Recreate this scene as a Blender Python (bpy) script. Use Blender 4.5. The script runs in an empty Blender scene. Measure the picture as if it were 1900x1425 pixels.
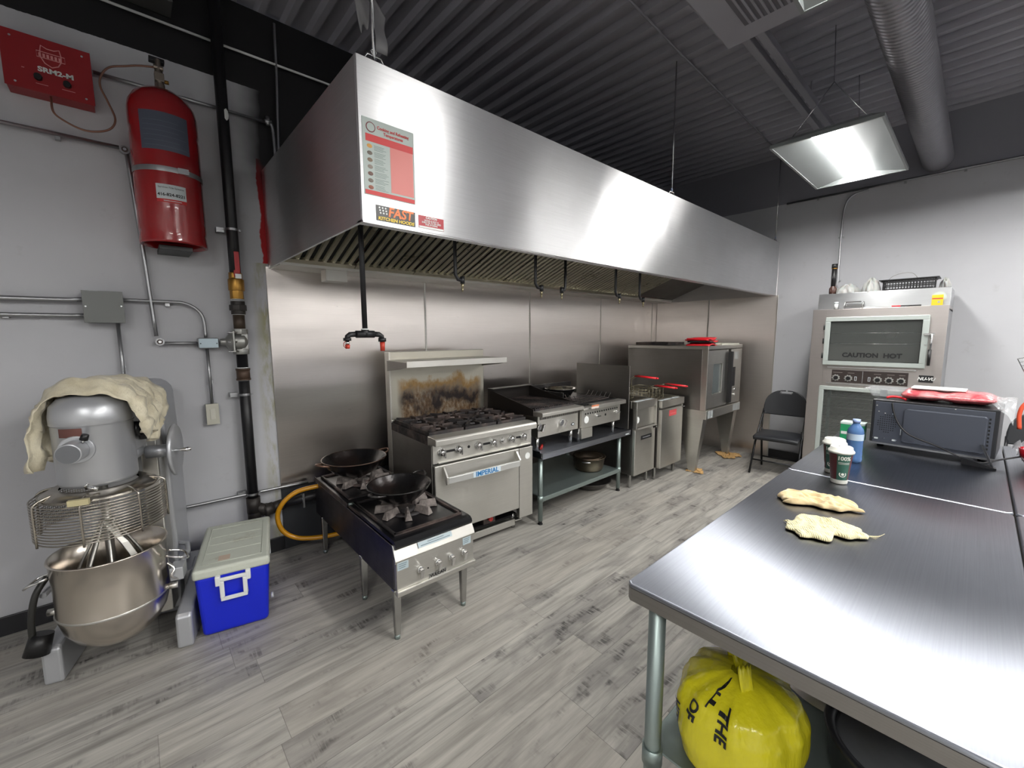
import bpy, bmesh, math, random
from mathutils import Vector, Matrix, noise as mnoise
random.seed(7)
PI = math.pi
S = bpy.context.scene
COL = S.collection

# ------------------------------------------------------------------ camera
R = ((0.7423792, -0.0815848, 0.6649940), (-0.6699654, -0.0838641, 0.7376403), (-0.0044111, -0.9931318, -0.1169180))
F_PX = 778.416                      # focal length in pixels of the 1900 px wide frame
EYE = 1.5
cam_d = bpy.data.cameras.new('camera'); cam = bpy.data.objects.new('camera', cam_d); COL.objects.link(cam)
cam_d.sensor_width = 36; cam_d.lens = F_PX / 1900 * 36; cam_d.clip_start = 0.02
cam.matrix_world = Matrix(((R[0][0], -R[0][1], -R[0][2], 0), (R[1][0], -R[1][1], -R[1][2], 0), (R[2][0], -R[2][1], -R[2][2], EYE), (0, 0, 0, 1)))
S.camera = cam
w = bpy.data.worlds.new('world'); S.world = w; w.use_nodes = True
w.node_tree.nodes['Background'].inputs[0].default_value = (0.02, 0.02, 0.022, 1)
S.view_settings.view_transform = 'Standard'; S.view_settings.look = 'None'; S.view_settings.gamma = 1
S.view_settings.use_curve_mapping = False
S.view_settings.exposure = 2.5
try:
    S.cycles.max_bounces = 8; S.cycles.diffuse_bounces = 5; S.cycles.glossy_bounces = 4; S.cycles.transparent_max_bounces = 8
    S.cycles.caustics_reflective = False; S.cycles.caustics_refractive = False; S.cycles.blur_glossy = 0.5
    S.cycles.sample_clamp_indirect = 4.0
except Exception:
    pass
LAMP = 12.0                          # radiance of the lit diffusers of the ceiling lamps

# ------------------------------------------------------------------ small helpers
def ray(px, py):
    v = (px - 950, py - 712.5, F_PX)
    return Vector([sum(R[i][k] * v[k] for k in range(3)) for i in range(3)])
def onY(px, py, Y):                  # where that sight line meets the wall plane y = Y
    r = ray(px, py); return Vector((0, 0, EYE)) + r * (Y / r.y)
def onZ(px, py, Z):
    r = ray(px, py); return Vector((0, 0, EYE)) + r * ((Z - EYE) / r.z)
def onX(px, py, X):
    r = ray(px, py); return Vector((0, 0, EYE)) + r * (X / r.x)

def rgb(r, g, b):                    # sRGB 0..255 to linear
    return tuple((c / 255 / 12.92 if c / 255 <= .04045 else ((c / 255 + .055) / 1.055) ** 2.4) for c in (r, g, b)) + (1,)

class NT:
    def __init__(s, name):
        s.m = bpy.data.materials.new(name); s.m.use_nodes = True; s.t = s.m.node_tree
        s.b = s.t.nodes['Principled BSDF']
    def n(s, kind, **kw):
        nd = s.t.nodes.new(kind)
        for k, v in kw.items():
            if k in nd.inputs.keys() if isinstance(k, str) else False: s.set(nd.inputs[k], v)
            else: setattr(nd, k, v)
        return nd
    def set(s, sock, v):
        if hasattr(v, 'links') or isinstance(v, bpy.types.NodeSocket): s.t.links.new(v, sock)
        else: sock.default_value = v
    def math(s, op, a, b=0.0, c=None):
        nd = s.t.nodes.new('ShaderNodeMath'); nd.operation = op
        s.set(nd.inputs[0], a); s.set(nd.inputs[1], b)
        if c is not None: s.set(nd.inputs[2], c)
        return nd.outputs[0]
    def coord(s, kind='Object'):
        return s.t.nodes.new('ShaderNodeTexCoord').outputs[kind]
    def mapping(s, vec, scale=(1, 1, 1), loc=(0, 0, 0), rot=(0, 0, 0)):
        nd = s.t.nodes.new('ShaderNodeMapping'); s.set(nd.inputs['Vector'], vec)
        nd.inputs['Scale'].default_value = scale; nd.inputs['Location'].default_value = loc; nd.inputs['Rotation'].default_value = rot
        return nd.outputs[0]
    def noise(s, vec, scale=5, detail=3, rough=.5, dist=0.0):
        nd = s.t.nodes.new('ShaderNodeTexNoise'); s.set(nd.inputs['Vector'], vec)
        nd.inputs['Scale'].default_value = scale; nd.inputs['Detail'].default_value = detail
        nd.inputs['Roughness'].default_value = rough; nd.inputs['Distortion'].default_value = dist
        return nd.outputs['Fac']
    def ramp(s, fac, stops):
        nd = s.t.nodes.new('ShaderNodeValToRGB'); s.set(nd.inputs[0], fac); e = nd.color_ramp.elements
        while len(e) < len(stops): e.new(0.5)
        for k, (p, c) in enumerate(stops):
            e[k].position = p; e[k].color = c if isinstance(c, tuple) else (c, c, c, 1)
        return nd.outputs[0]
    def mix(s, fac, a, b, mode='MIX'):
        nd = s.t.nodes.new('ShaderNodeMix'); nd.data_type = 'RGBA'; nd.blend_type = mode
        s.set(nd.inputs[0], fac); s.set(nd.inputs[6], a); s.set(nd.inputs[7], b)
        return nd.outputs[2]
    def range(s, v, a, b, c=0.0, d=1.0):
        nd = s.t.nodes.new('ShaderNodeMapRange'); s.set(nd.inputs[0], v)
        for i, x in enumerate((a, b, c, d)): s.set(nd.inputs[i + 1], x)
        return nd.outputs[0]
    def xyz(s, vec):
        nd = s.t.nodes.new('ShaderNodeSeparateXYZ'); s.set(nd.inputs[0], vec); return nd.outputs
    def comb(s, x, y, z):
        nd = s.t.nodes.new('ShaderNodeCombineXYZ'); s.set(nd.inputs[0], x); s.set(nd.inputs[1], y); s.set(nd.inputs[2], z); return nd.outputs[0]
    def bump(s, h, strength=.2, dist=.01):
        nd = s.t.nodes.new('ShaderNodeBump'); s.set(nd.inputs['Height'], h)
        nd.inputs['Strength'].default_value = strength; nd.inputs['Distance'].default_value = dist
        s.t.links.new(nd.outputs[0], s.b.inputs['Normal']); return nd
    def p(s, **kw):
        al = dict(color='Base Color', rough='Roughness', metal='Metallic', spec='Specular IOR Level', coat='Coat Weight', alpha='Alpha',
                  trans='Transmission Weight', ior='IOR', aniso='Anisotropic', arot='Anisotropic Rotation', sheen='Sheen Weight', sub='Subsurface Weight')
        for k, v in kw.items(): s.set(s.b.inputs[al[k]], v)
        return s

def plain(name, color, rough=.5, metal=0.0, **kw):
    m = NT(name); m.p(color=color, rough=rough, metal=metal, **kw); return m.m

def steel(name, color, rough=.3, aniso=.75, rot=0.0, wav=.0, wscale=(1, 1, 1), smudge=.08, grain=(3, 260)):
    """brushed sheet metal; grain runs along u of the box-mapped uv, wav adds the slow waves of thin sheet"""
    m = NT(name); uv = m.coord('UV'); ob = m.coord('Object')
    g = m.noise(m.mapping(uv, (grain[0], grain[1], 1)), 1, 2, .6)
    sm = m.noise(ob, 3.2, 4, .6)
    c = m.mix(m.range(g, .3, .7, 0, .16), color, (color[0] * .55, color[1] * .55, color[2] * .55, 1))
    c = m.mix(m.range(sm, .35, .75, 0, smudge * 2.5), c, (color[0] * .6, color[1] * .58, color[2] * .55, 1))
    m.p(color=c, metal=1.0, rough=m.math('ADD', m.range(sm, .3, .7, rough - smudge * .5, rough + smudge), m.range(g, .3, .7, -.02, .04)), aniso=aniso, arot=rot)
    tg = m.t.nodes.new('ShaderNodeTangent'); tg.direction_type = 'UV_MAP'; m.t.links.new(tg.outputs[0], m.b.inputs['Tangent'])
    if wav: m.bump(m.noise(m.mapping(ob, wscale), 1, 2, .5), wav, .05)
    return m.m

# ------------------------------------------------------------------ mesh builder
class MB:
    def __init__(s): s.v = []; s.f = []; s.sm = []
    def add(s, vs, fs, smooth=False):
        b = len(s.v); s.v += [tuple(v) for v in vs]
        for f in fs: s.f.append(tuple(b + i for i in f)); s.sm.append(smooth)
        return s
    def box(s, x0, x1, y0, y1, z0, z1):
        if x0 > x1: x0, x1 = x1, x0
        if y0 > y1: y0, y1 = y1, y0
        if z0 > z1: z0, z1 = z1, z0
        vs = [(x, y, z) for x in (x0, x1) for y in (y0, y1) for z in (z0, z1)]
        return s.add(vs, [(0, 1, 3, 2), (4, 6, 7, 5), (0, 4, 5, 1), (2, 3, 7, 6), (0, 2, 6, 4), (1, 5, 7, 3)])
    def hexa(s, bot, top):           # bot, top: four corners each, same winding, anticlockwise from above
        return s.add(list(bot) + list(top), [(3, 2, 1, 0), (4, 5, 6, 7), (0, 1, 5, 4), (1, 2, 6, 5), (2, 3, 7, 6), (3, 0, 4, 7)])
    def obox(s, c, size, M=None):    # box about a centre, turned by a 3x3
        M = M or Matrix.Identity(3); c = Vector(c); h = Vector(size) / 2
        vs = [c + M @ Vector((x * h.x, y * h.y, z * h.z)) for x in (-1, 1) for y in (-1, 1) for z in (-1, 1)]
        return s.add(vs, [(0, 1, 3, 2), (4, 6, 7, 5), (0, 4, 5, 1), (2, 3, 7, 6), (0, 2, 6, 4), (1, 5, 7, 3)])
    def prism(s, poly, axis, a, b):  # poly in the other two axes (in xyz order), extruded along axis
        def P(u, v, w): return {'x': (w, u, v), 'y': (u, w, v), 'z': (u, v, w)}[axis]
        n = len(poly); vs = [P(u, v, a) for u, v in poly] + [P(u, v, b) for u, v in poly]
        fs = [tuple(range(n)), tuple(range(2 * n - 1, n - 1, -1))] + [(i, i + n, (i + 1) % n + n, (i + 1) % n) for i in range(n)]
        return s.add(vs, fs)
    def frame(s, x0, x1, z0, z1, t, y0, y1):   # rectangular frame in the xz plane
        s.box(x0, x1, y0, y1, z1 - t, z1); s.box(x0, x1, y0, y1, z0, z0 + t)
        s.box(x0, x0 + t, y0, y1, z0 + t, z1 - t); return s.box(x1 - t, x1, y0, y1, z0 + t, z1 - t)
    def cyl(s, p0, p1, r0, r1=None, seg=20, caps=True):
        r1 = r0 if r1 is None else r1; p0 = Vector(p0); p1 = Vector(p1); d = (p1 - p0).normalized()
        a = d.orthogonal().normalized(); b = d.cross(a)
        vs = []
        for p, r in ((p0, r0), (p1, r1)):
            vs += [p + (a * math.cos(2 * PI * i / seg) + b * math.sin(2 * PI * i / seg)) * r for i in range(seg)]
        s.add(vs, [(i, (i + 1) % seg, (i + 1) % seg + seg, i + seg) for i in range(seg)], True)
        if caps: s.add(vs, [tuple(range(seg - 1, -1, -1)), tuple(range(seg, 2 * seg))])
        return s
    def tube(s, pts, r, seg=8, closed=False, caps=True):
        pts = [Vector(p) for p in pts]; n = len(pts); rs = r if isinstance(r, (list, tuple)) else [r] * n
        T = []
        for i in range(n):
            a = pts[(i - 1) % n] if (closed or i > 0) else pts[i]; b = pts[(i + 1) % n] if (closed or i < n - 1) else pts[i]
            T.append((b - a).normalized())
        u = T[0].orthogonal().normalized(); vs = []
        for i in range(n):
            u = (u - T[i] * u.dot(T[i])).normalized() if (u - T[i] * u.dot(T[i])).length > 1e-6 else T[i].orthogonal().normalized()
            v = T[i].cross(u)
            vs += [pts[i] + (u * math.cos(2 * PI * k / seg) + v * math.sin(2 * PI * k / seg)) * rs[i] for k in range(seg)]
        fs = []
        for i in range(n if closed else n - 1):
            j = (i + 1) % n
            fs += [(i * seg + k, i * seg + (k + 1) % seg, j * seg + (k + 1) % seg, j * seg + k) for k in range(seg)]
        s.add(vs, fs, True)
        if caps and not closed: s.add(vs, [tuple(range(seg - 1, -1, -1)), tuple(range((n - 1) * seg, n * seg))])
        return s
    def lathe(s, prof, c=(0, 0, 0), M=None, seg=32, sx=1, sy=1):   # prof: (radius, height) pairs, turned about local z
        c = Vector(c); M = M or Matrix.Identity(3); vs = []; rows = []
        for r, h in prof:
            if r < 1e-6: rows.append([len(vs)]); vs.append(c + M @ Vector((0, 0, h)))
            else:
                rows.append(list(range(len(vs), len(vs) + seg)))
                vs += [c + M @ Vector((r * sx * math.cos(2 * PI * k / seg), r * sy * math.sin(2 * PI * k / seg), h)) for k in range(seg)]
        fs = []
        for A, B in zip(rows, rows[1:]):
            for k in range(seg):
                k2 = (k + 1) % seg
                if len(A) == 1 and len(B) > 1: fs.append((A[0], B[k2], B[k]))
                elif len(B) == 1 and len(A) > 1: fs.append((A[k], A[k2], B[0]))
                elif len(A) > 1: fs.append((A[k], A[k2], B[k2], B[k]))
        return s.add(vs, fs, True)
    def grid(s, fn, nu, nv, smooth=True):
        vs = [fn(i / nu, j / nv) for j in range(nv + 1) for i in range(nu + 1)]
        return s.add(vs, [(j * (nu + 1) + i, j * (nu + 1) + i + 1, (j + 1) * (nu + 1) + i + 1, (j + 1) * (nu + 1) + i) for j in range(nv) for i in range(nu)], smooth)
    def build(s, name, mat, parent=None, bevel=0.0, solid=0.0, subd=0, seg=2, fix=True):
        me = bpy.data.meshes.new(name); me.from_pydata([tuple(v) for v in s.v], [], s.f); me.validate()
        if len(me.polygons) == len(s.sm):
            me.polygons.foreach_set('use_smooth', s.sm)
        if fix:
            bm = bmesh.new(); bm.from_mesh(me)
            bmesh.ops.remove_doubles(bm, verts=bm.verts, dist=1e-5); bmesh.ops.recalc_face_normals(bm, faces=bm.faces)
            bm.to_mesh(me); bm.free()
        uvl = me.uv_layers.new(name='uv').data
        for p in me.polygons:
            n = p.normal
            if abs(n.z) > .7:
                for li in p.loop_indices:
                    c = me.vertices[me.loops[li].vertex_index].co; uvl[li].uv = (c.x, c.y)
            else:
                h = Vector((-n.y, n.x, 0)).normalized()
                for li in p.loop_indices:
                    c = me.vertices[me.loops[li].vertex_index].co; uvl[li].uv = (c.dot(h), c.z)
        o = bpy.data.objects.new(name, me); COL.objects.link(o); me.materials.append(mat)
        if parent: o.parent = parent
        if solid:
            md = o.modifiers.new('solid', 'SOLIDIFY'); md.thickness = solid; md.offset = 0
        if bevel:
            md = o.modifiers.new('bevel', 'BEVEL'); md.width = bevel; md.segments = seg; md.limit_method = 'ANGLE'; md.angle_limit = .6
            md.harden_normals = False
        if subd:
            md = o.modifiers.new('sub', 'SUBSURF'); md.levels = subd; md.render_levels = subd
        return o

def thing(name, label, cat, loc=(0, 0, 0), rz=0.0, group=None):
    o = bpy.data.objects.new(name, None); COL.objects.link(o); o.empty_display_size = .05
    o.location = loc; o.rotation_euler = (0, 0, rz); return tag(o, label, cat, group)
def tag(o, label, cat, group=None):
    o['label'] = label; o['category'] = cat
    if group: o['group'] = group
    return o
def struct(o): o['kind'] = 'structure'; return o
def dup(root, loc=None, rz=None, label=None):
    r = root.copy(); COL.objects.link(r)
    for ch in list(root.children):
        c = ch.copy(); COL.objects.link(c); c.parent = r
        for g in list(ch.children):
            d = g.copy(); COL.objects.link(d); d.parent = c
    if loc is not None: r.location = loc
    if rz is not None: r.rotation_euler = (0, 0, rz)
    if label: r['label'] = label
    return r

def arc(c, a, b, r, a0, a1, n=8):    # points of an arc about c in the plane of unit vectors a, b
    c = Vector(c); a = Vector(a); b = Vector(b)
    return [c + (a * math.cos(a0 + (a1 - a0) * i / n) + b * math.sin(a0 + (a1 - a0) * i / n)) * r for i in range(n + 1)]

def smooth_path(pts, n=8):           # Catmull-Rom through the points
    pts = [Vector(p) for p in pts]; P = [pts[0] * 2 - pts[1]] + pts + [pts[-1] * 2 - pts[-2]]; out = []
    for i in range(1, len(P) - 2):
        for k in range(n):
            t = k / n; a, b, c, d = P[i - 1:i + 3]
            out.append(.5 * ((2 * b) + (c - a) * t + (2 * a - 5 * b + 4 * c - d) * t * t + (3 * b - a - 3 * c + d) * t ** 3))
    out.append(pts[-1]); return out

def text(s, size, mat, name='lettering', parent=None, loc=(0, 0, 0), rot=(PI / 2, 0, 0), bold=0.0, ext=.0006, align='CENTER', wide=1.0, shear=0.0, space=1.0):
    cu = bpy.data.curves.new(name, 'FONT'); cu.body = s; cu.size = size; cu.align_x = align; cu.align_y = 'CENTER'
    cu.offset = bold; cu.extrude = ext; cu.shear = shear; cu.space_character = space; cu.resolution_u = 3
    t = bpy.data.objects.new(name, cu); COL.objects.link(t)
    bpy.context.view_layer.update()
    me = bpy.data.meshes.new_from_object(t.evaluated_get(bpy.context.evaluated_depsgraph_get()))
    bpy.data.objects.remove(t); me.materials.clear(); me.materials.append(mat)
    o = bpy.data.objects.new(name, me); COL.objects.link(o)
    if wide != 1.0:
        for v in me.vertices: v.co.x *= wide
    o.location = loc; o.rotation_euler = rot
    if parent: o.parent = parent
    return o

# ------------------------------------------------------------------ materials
def mat_floor():
    m = NT('vinyl_planks'); x, y, z = m.xyz(m.coord('Object'))
    W, L = .178, 1.22
    yr = m.math('DIVIDE', y, W); row = m.math('FLOOR', yr); fy = m.math('FRACT', yr)
    wn = m.n('ShaderNodeTexWhiteNoise', noise_dimensions='1D'); m.set(wn.inputs['W'], row)
    xr = m.math('ADD', m.math('DIVIDE', x, L), m.math('MULTIPLY', wn.outputs[0], 7.3)); pl = m.math('FLOOR', xr); fx = m.math('FRACT', xr)
    wn2 = m.n('ShaderNodeTexWhiteNoise', noise_dimensions='2D'); m.set(wn2.inputs['Vector'], m.comb(pl, row, 0.0))
    rnd = wn2.outputs[0]
    seam = m.math('MAXIMUM', m.math('LESS_THAN', fy, .012), m.math('LESS_THAN', fx, .0018))
    off = m.comb(m.math('ADD', x, m.math('MULTIPLY', rnd, 13.0)), m.math('ADD', y, m.math('MULTIPLY', rnd, 5.0)), rnd)
    grain = m.noise(m.mapping(off, (2.2, 34, 1)), 1, 5, .62, .4)
    blot = m.noise(m.mapping(off, (2.0, 6.5, 1)), 1, 4, .6, .5)
    cross = m.noise(m.mapping(off, (70, 5, 1)), 1, 3, .6)
    cmask = m.math('MULTIPLY', m.range(blot, .49, .63), m.range(m.noise(m.mapping(off, (9, 14, 1), (3, 1, 0)), 1, 3, .6), .5, .66))
    base = m.ramp(grain, [(.28, rgb(128, 125, 120)), (.5, rgb(168, 165, 158)), (.72, rgb(192, 188, 180))])
    base = m.mix(m.range(blot, .46, .72, 0, .7), base, rgb(112, 109, 109))
    base = m.mix(m.math('MULTIPLY', cmask, m.range(cross, .42, .56, 0, 1.0)), base, rgb(52, 50, 51))
    base = m.mix(m.range(rnd, .2, 1, 0, .4), base, rgb(178, 171, 160))
    base = m.mix(m.math('MULTIPLY', seam, .5), base, rgb(70, 68, 66))
    m.p(color=base, rough=m.range(grain, .3, .7, .38, .52), spec=.4)
    m.bump(m.math('SUBTRACT', m.math('MULTIPLY', grain, .3), seam), .25, .002)
    return m.m

def mat_wall(back=True):
    m = NT('painted_wall_back' if back else 'painted_wall'); x, y, z = m.xyz(m.coord('Object')); ob = m.coord('Object')
    n1 = m.noise(ob, 1.3, 4, .6); n2 = m.noise(ob, 7, 4, .7)
    white = m.mix(m.range(n1, .3, .7, 0, .5), rgb(196, 197, 201), rgb(180, 180, 185))
    white = m.mix(m.range(n2, .62, .8, 0, .3), white, rgb(150, 148, 146))
    zz = m.math('ADD', z, m.math('MULTIPLY', m.math('SUBTRACT', n2, .5), .02))
    black = m.math('GREATER_THAN', zz, 3.035 if back else 2.97)
    col = white
    if back:
        fx = m.math('ADD', x, m.math('MULTIPLY', m.math('SUBTRACT', n1, .5), .25))
        over = m.math('MULTIPLY', m.range(fx, .56, .72), m.range(m.math('ADD', z, m.math('MULTIPLY', n1, .3)), 2.5, 2.75))
        black = m.math('MAXIMUM', black, over)
        # yellowed grease beside the steel panels and a red paint drip along the hood end
        st = m.math('MULTIPLY', m.math('MULTIPLY', m.math('MULTIPLY', m.range(x, .60, .66), m.math('LESS_THAN', x, .70)), m.math('LESS_THAN', z, 1.97)), m.range(m.noise(m.mapping(ob, (14, 1, 3.5)), 1, 4, .7), .42, .6))
        col = m.mix(m.math('MULTIPLY', st, .75), col, rgb(150, 146, 92))
        rd = m.math('MULTIPLY', m.math('MULTIPLY', m.range(m.math('ADD', x, m.math('MULTIPLY', m.math('SUBTRACT', m.noise(m.mapping(ob, (1, 1, 9)), 1, 3, .6), .5), .05)), .678, .684), m.math('GREATER_THAN', z, 1.97)), m.math('LESS_THAN', z, 2.62))
        col = m.mix(rd, col, rgb(170, 30, 34))
    col = m.mix(black, col, rgb(26, 26, 28) if back else rgb(140, 140, 148))  # right band takes the glare-lightened ceiling tone, back band stays black
    m.p(color=col, rough=.55, spec=.35); m.bump(m.noise(ob, 60, 3, .6), .08, .003)
    return m.m

M = {}
M['floor'] = mat_floor(); M['wall_back'] = mat_wall(True); M['wall'] = mat_wall(False); M['wall_white'] = plain('plain_white_wall', rgb(232, 232, 232), .6)
M['ceiling'] = plain('glare_lightened_ceiling', rgb(166, 165, 174), .5, spec=.5)  # black deck paint lightened to carry lens glare; ceiling metal and duct likewise
M['ceilmetal'] = plain('painted_ceiling_metal', rgb(150, 149, 157), .42, spec=.5)
M['base'] = plain('black_vinyl_base', rgb(34, 34, 38), .4)
M['hood'] = steel('hood_brushed_steel', rgb(236, 236, 237), .38, 1.0, .25, .30, (1.5, 1, .3), .05)
M['splash'] = steel('splash_brushed_steel', rgb(228, 221, 216), .30, .97, 0.0, .09, (.4, 1, 3.0), .025)
M['steel'] = steel('appliance_steel', rgb(214, 212, 206), .36, .6, .25, 0, smudge=.08)
M['steel_top'] = steel('worktop_steel', rgb(158, 162, 171), .32, 1.0, .25, 0, smudge=.03, grain=(3, 260))
M['steel_dark'] = steel('side_panel_steel', rgb(150, 147, 144), .38, .5, .25, 0, smudge=.1)
M['chrome'] = plain('chrome', rgb(225, 225, 225), .12, 1.0)
M['wire'] = plain('plated_wire', rgb(205, 205, 205), .25, 1.0)
M['galv'] = plain('galvanised_steel', rgb(150, 163, 160), .42, .85)
M['emt'] = plain('conduit_zinc', rgb(165, 166, 168), .35, .9)
M['black'] = plain('black_plastic', rgb(20, 20, 22), .4)
M['blackpaint'] = plain('black_pipe_paint', rgb(24, 24, 27), .42)
M['enamel'] = plain('black_enamel', rgb(18, 18, 21), .28)
M['white'] = plain('white_plastic', rgb(228, 230, 228), .4)
M['label'] = plain('white_label', rgb(205, 212, 214), .4)
M['ink'] = plain('black_ink', rgb(22, 22, 24), .5)
M['hole'] = plain('dark_hole', rgb(8, 8, 8), .8)
def m_iron():
    m = NT('cast_iron'); ob = m.coord('Object'); n = m.noise(ob, 26, 4, .7); n2 = m.noise(ob, 5, 3, .6)
    m.p(color=m.mix(m.range(n2, .45, .65, 0, .7), rgb(44, 41, 42), rgb(116, 100, 94)), rough=m.range(n, .3, .7, .4, .7), metal=.2); m.bump(n, .4, .004)
    return m.m
M['iron'] = m_iron()
def m_ash():
    m = NT('burnt_iron'); ob = m.coord('Object'); n = m.noise(ob, 18, 4, .7)
    m.p(color=m.mix(m.range(n, .35, .65), rgb(150, 141, 136), rgb(84, 77, 74)), rough=.7, metal=.2); m.bump(n, .4, .004)
    return m.m
M['ash'] = m_ash()
M['diff'] = NT('lit_diffuser').m
d = M['diff'].node_tree.nodes['Principled BSDF']; d.inputs['Emission Color'].default_value = (1, .985, .955, 1); d.inputs['Emission Strength'].default_value = LAMP
M['pan'] = plain('lamp_reflector', rgb(140, 145, 145), .35)

# ------------------------------------------------------------------ room shell
XR, YB, XL, YF, ZC = 5.70, 3.18, -2.6, -4.6, 3.5
struct(MB().box(XL, XR, YF, YB, -.06, 0).build('floor', M['floor']))
struct(MB().box(XL - .1, XR + .1, YB, YB + .1, -.06, ZC).build('wall_back', M['wall_back']))
struct(MB().box(XR, XR + .1, YF, YB, -.06, ZC).build('wall_right', M['wall']))
struct(MB().box(XL - .1, XL, YF, YB, -.06, ZC).build('wall_left', M['wall_white']))
struct(MB().box(XL, XR, YF - .1, YF, -.06, ZC).build('wall_front', M['wall_white']))
struct(MB().box(XL, XR, YF, -1.05, 0, .004).build('floor', plain('added_dark_floor', rgb(40, 40, 42), .6)))  # unseen dark slab, added to darken reflections in the steel wall panels
struct(MB().box(XL, XR, YF, YF + .02, .004, .95).build('added_trim_1', plain('added_dark_band', rgb(40, 41, 44), .5)))  # unseen dark band on the front wall, added for the same reflections
mb = MB()                            # ribbed steel deck: ribs run across the room
x = XL - .1
prof = []
while x < XR + .1:
    prof += [(x, ZC), (x + .035, ZC), (x + .05, ZC + .04), (x + .135, ZC + .04)]; x += .15
for (a, za), (b, zb) in zip(prof, prof[1:]):
    mb.add([(a, YF, za), (b, YF, zb), (b, YB + .05, zb), (a, YB + .05, za)], [(0, 1, 2, 3)])
mb.box(XL - .1, XR + .1, YF - .1, YB + .1, ZC + .05, ZC + .1)
struct(mb.build('ceiling', M['ceiling'], fix=False))
mb = MB(); mb.box(XL, .688, YB - .012, YB, 0, .1); struct(mb.build('baseboard_back', M['base'], bevel=.003))
mb = MB(); mb.box(XR - .012, XR, YF, 1.62, 0, .1); struct(mb.build('baseboard_right', M['base'], bevel=.003))

# ------------------------------------------------------------------ steel wall panels behind the cooking line
edges = [.69, 1.868, 3.11, 4.34, 5.56, 5.697]
who = ['behind the stock pot burner', 'behind the oven range', 'behind the charbroiler', 'behind the deep fryers', 'in the room corner, narrowest of them']
for k in range(5):
    a, b = edges[k], edges[k + 1]
    z0 = .44 if k == 0 else .0
    mb = MB().box(a + .001, b - .001, 3.168, 3.179, z0, 1.95)
    o = thing('wall_panel', 'brushed stainless steel wall panel ' + who[k], 'wall panel', (0, 0, 0), 0, 'steel panels on the wall under the hood')
    mb.build('sheet', M['splash'], o)
    if k < 4: MB().box(b - .008, b + .008, 3.163, 3.168, z0, 1.95).build('seam_strip', M['steel'], o, bevel=.0015)
for (a, b, lab) in ((2.43, 3.162, 'brushed steel wall panel on the right wall next to the corner'), (1.63, 2.42, 'brushed steel wall panel on the right wall ending beside the folding chair')):
    o = thing('wall_panel', lab, 'wall panel', (0, 0, 0), 0, 'steel panels on the wall under the hood')
    MB().box(5.688, 5.699, a, b, 0.0, 1.95).build('sheet', M['splash'], o)
    MB().box(5.684, 5.688, a - .006, a + .006, 0, 1.95).build('seam_strip', M['steel'], o, bevel=.001)
tag(MB().box(.69, 1.866, 3.168, 3.179, .0, .438).build('wall_board', plain('dark_board', rgb(52, 54, 58), .5)), 'dark lower wall board below the first steel panel, behind the yellow gas hose', 'wall board')

# ------------------------------------------------------------------ exhaust hood
HX0, HX1, HY, HZ0, HZ1 = .705, 5.68, 1.645, 1.94, 2.547
hood = thing('exhaust_hood', 'long stainless steel exhaust hood hanging over the whole cooking line', 'exhaust hood', (0, 0, 0))
mb = MB().box(HX0, HX1, HY, HY + .012, HZ0, HZ1)
mb.box(HX0, HX1, HY, HY + .055, HZ0, HZ0 + .012)
mb.build('front_panel', M['hood'], hood, bevel=.003)
MB().box(HX0, HX0 + .012, HY + .012, YB - .012, HZ0, HZ1).build('end_panel', M['hood'], hood, bevel=.002)
MB().box(HX1 - .012, HX1, HY + .012, YB - .012, HZ0, HZ1).build('end_panel', M['hood'], hood, bevel=.002)
MB().box(HX0 + .012, HX1 - .012, HY + .012, YB - .012, HZ1 - .012, HZ1).build('top_panel', M['steel_dark'], hood)
MB().box(HX0 + .012, HX1 - .012, 2.93, YB - .014, HZ0 - .005, HZ0 + .03).build('grease_gutter', M['steel'], hood, bevel=.004)
MB().box(.99, 1.13, 2.93, 3.03, 1.86, 1.936).build('grease_cup', M['steel'], hood, bevel=.004)
# baffle filters: sloping from the front lip down to the gutter
mfil = steel('baffle_filter_steel', rgb(226, 222, 204), .28, .5, 0, smudge=.12)
mfild = plain('filter_back_dark', rgb(14, 14, 13), .8)
fil = []
nf = 9; x0 = HX0 + .03; fw = (4.75 - x0) / nf
for i in range(nf):
    a = x0 + i * fw; b = a + fw - .008
    yt, zt, yb, zb = 1.74, 2.42, 2.93, 1.975
    d = Vector((0, yb - yt, zb - zt)).normalized(); nrm = Vector((0, -d.z, d.y)) * -1   # facing down/front
    if nrm.z > 0: nrm = -nrm
    ob = MB(); 
    def P(xx, t, h): return Vector((xx, yt, zt)) + Vector((0, yb - yt, zb - zt)) * t + nrm * h
    n = 8; w_ = (b - a) / n
    bk = MB().add([P(a, 0, 0), P(b, 0, 0), P(b, 1, 0), P(a, 1, 0)], [(0, 1, 2, 3)])
    for k in range(n):               # bent channels: a proud U of sheet with a shadow gap beside it
        u = a + (k + .10) * w_; v = a + (k + .58) * w_; q = (v - u) * .18
        ob.add([P(u, .01, .004), P(u, .99, .004), P(u + q, .99, .018), P(u + q, .01, .018), P(v - q, .01, .018), P(v - q, .99, .018), P(v, .99, .004), P(v, .01, .004)],
               [(0, 1, 2, 3), (3, 2, 5, 4), (4, 5, 6, 7)])
    for t0, t1 in ((-.0, .035), (.965, 1.0)):
        c = [P(a, t0, 0), P(b, t0, 0), P(b, t1, 0), P(a, t1, 0)]; ob.hexa(c, [p + nrm * .022 for p in c])
    f = bk.build('baffle_filter', mfild, hood, solid=.004, fix=False)
    ob.build('baffles', mfil, f, solid=.003, fix=False)
mb = MB().box(HX0 + .012, HX1 - .012, HY + .012, 1.74, 2.41, 2.425)
mb.add([(4.76, 1.74, 2.42), (HX1 - .012, 1.74, 2.42), (HX1 - .012, 2.93, 1.975), (4.76, 2.93, 1.975)], [(0, 1, 2, 3)])
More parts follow.
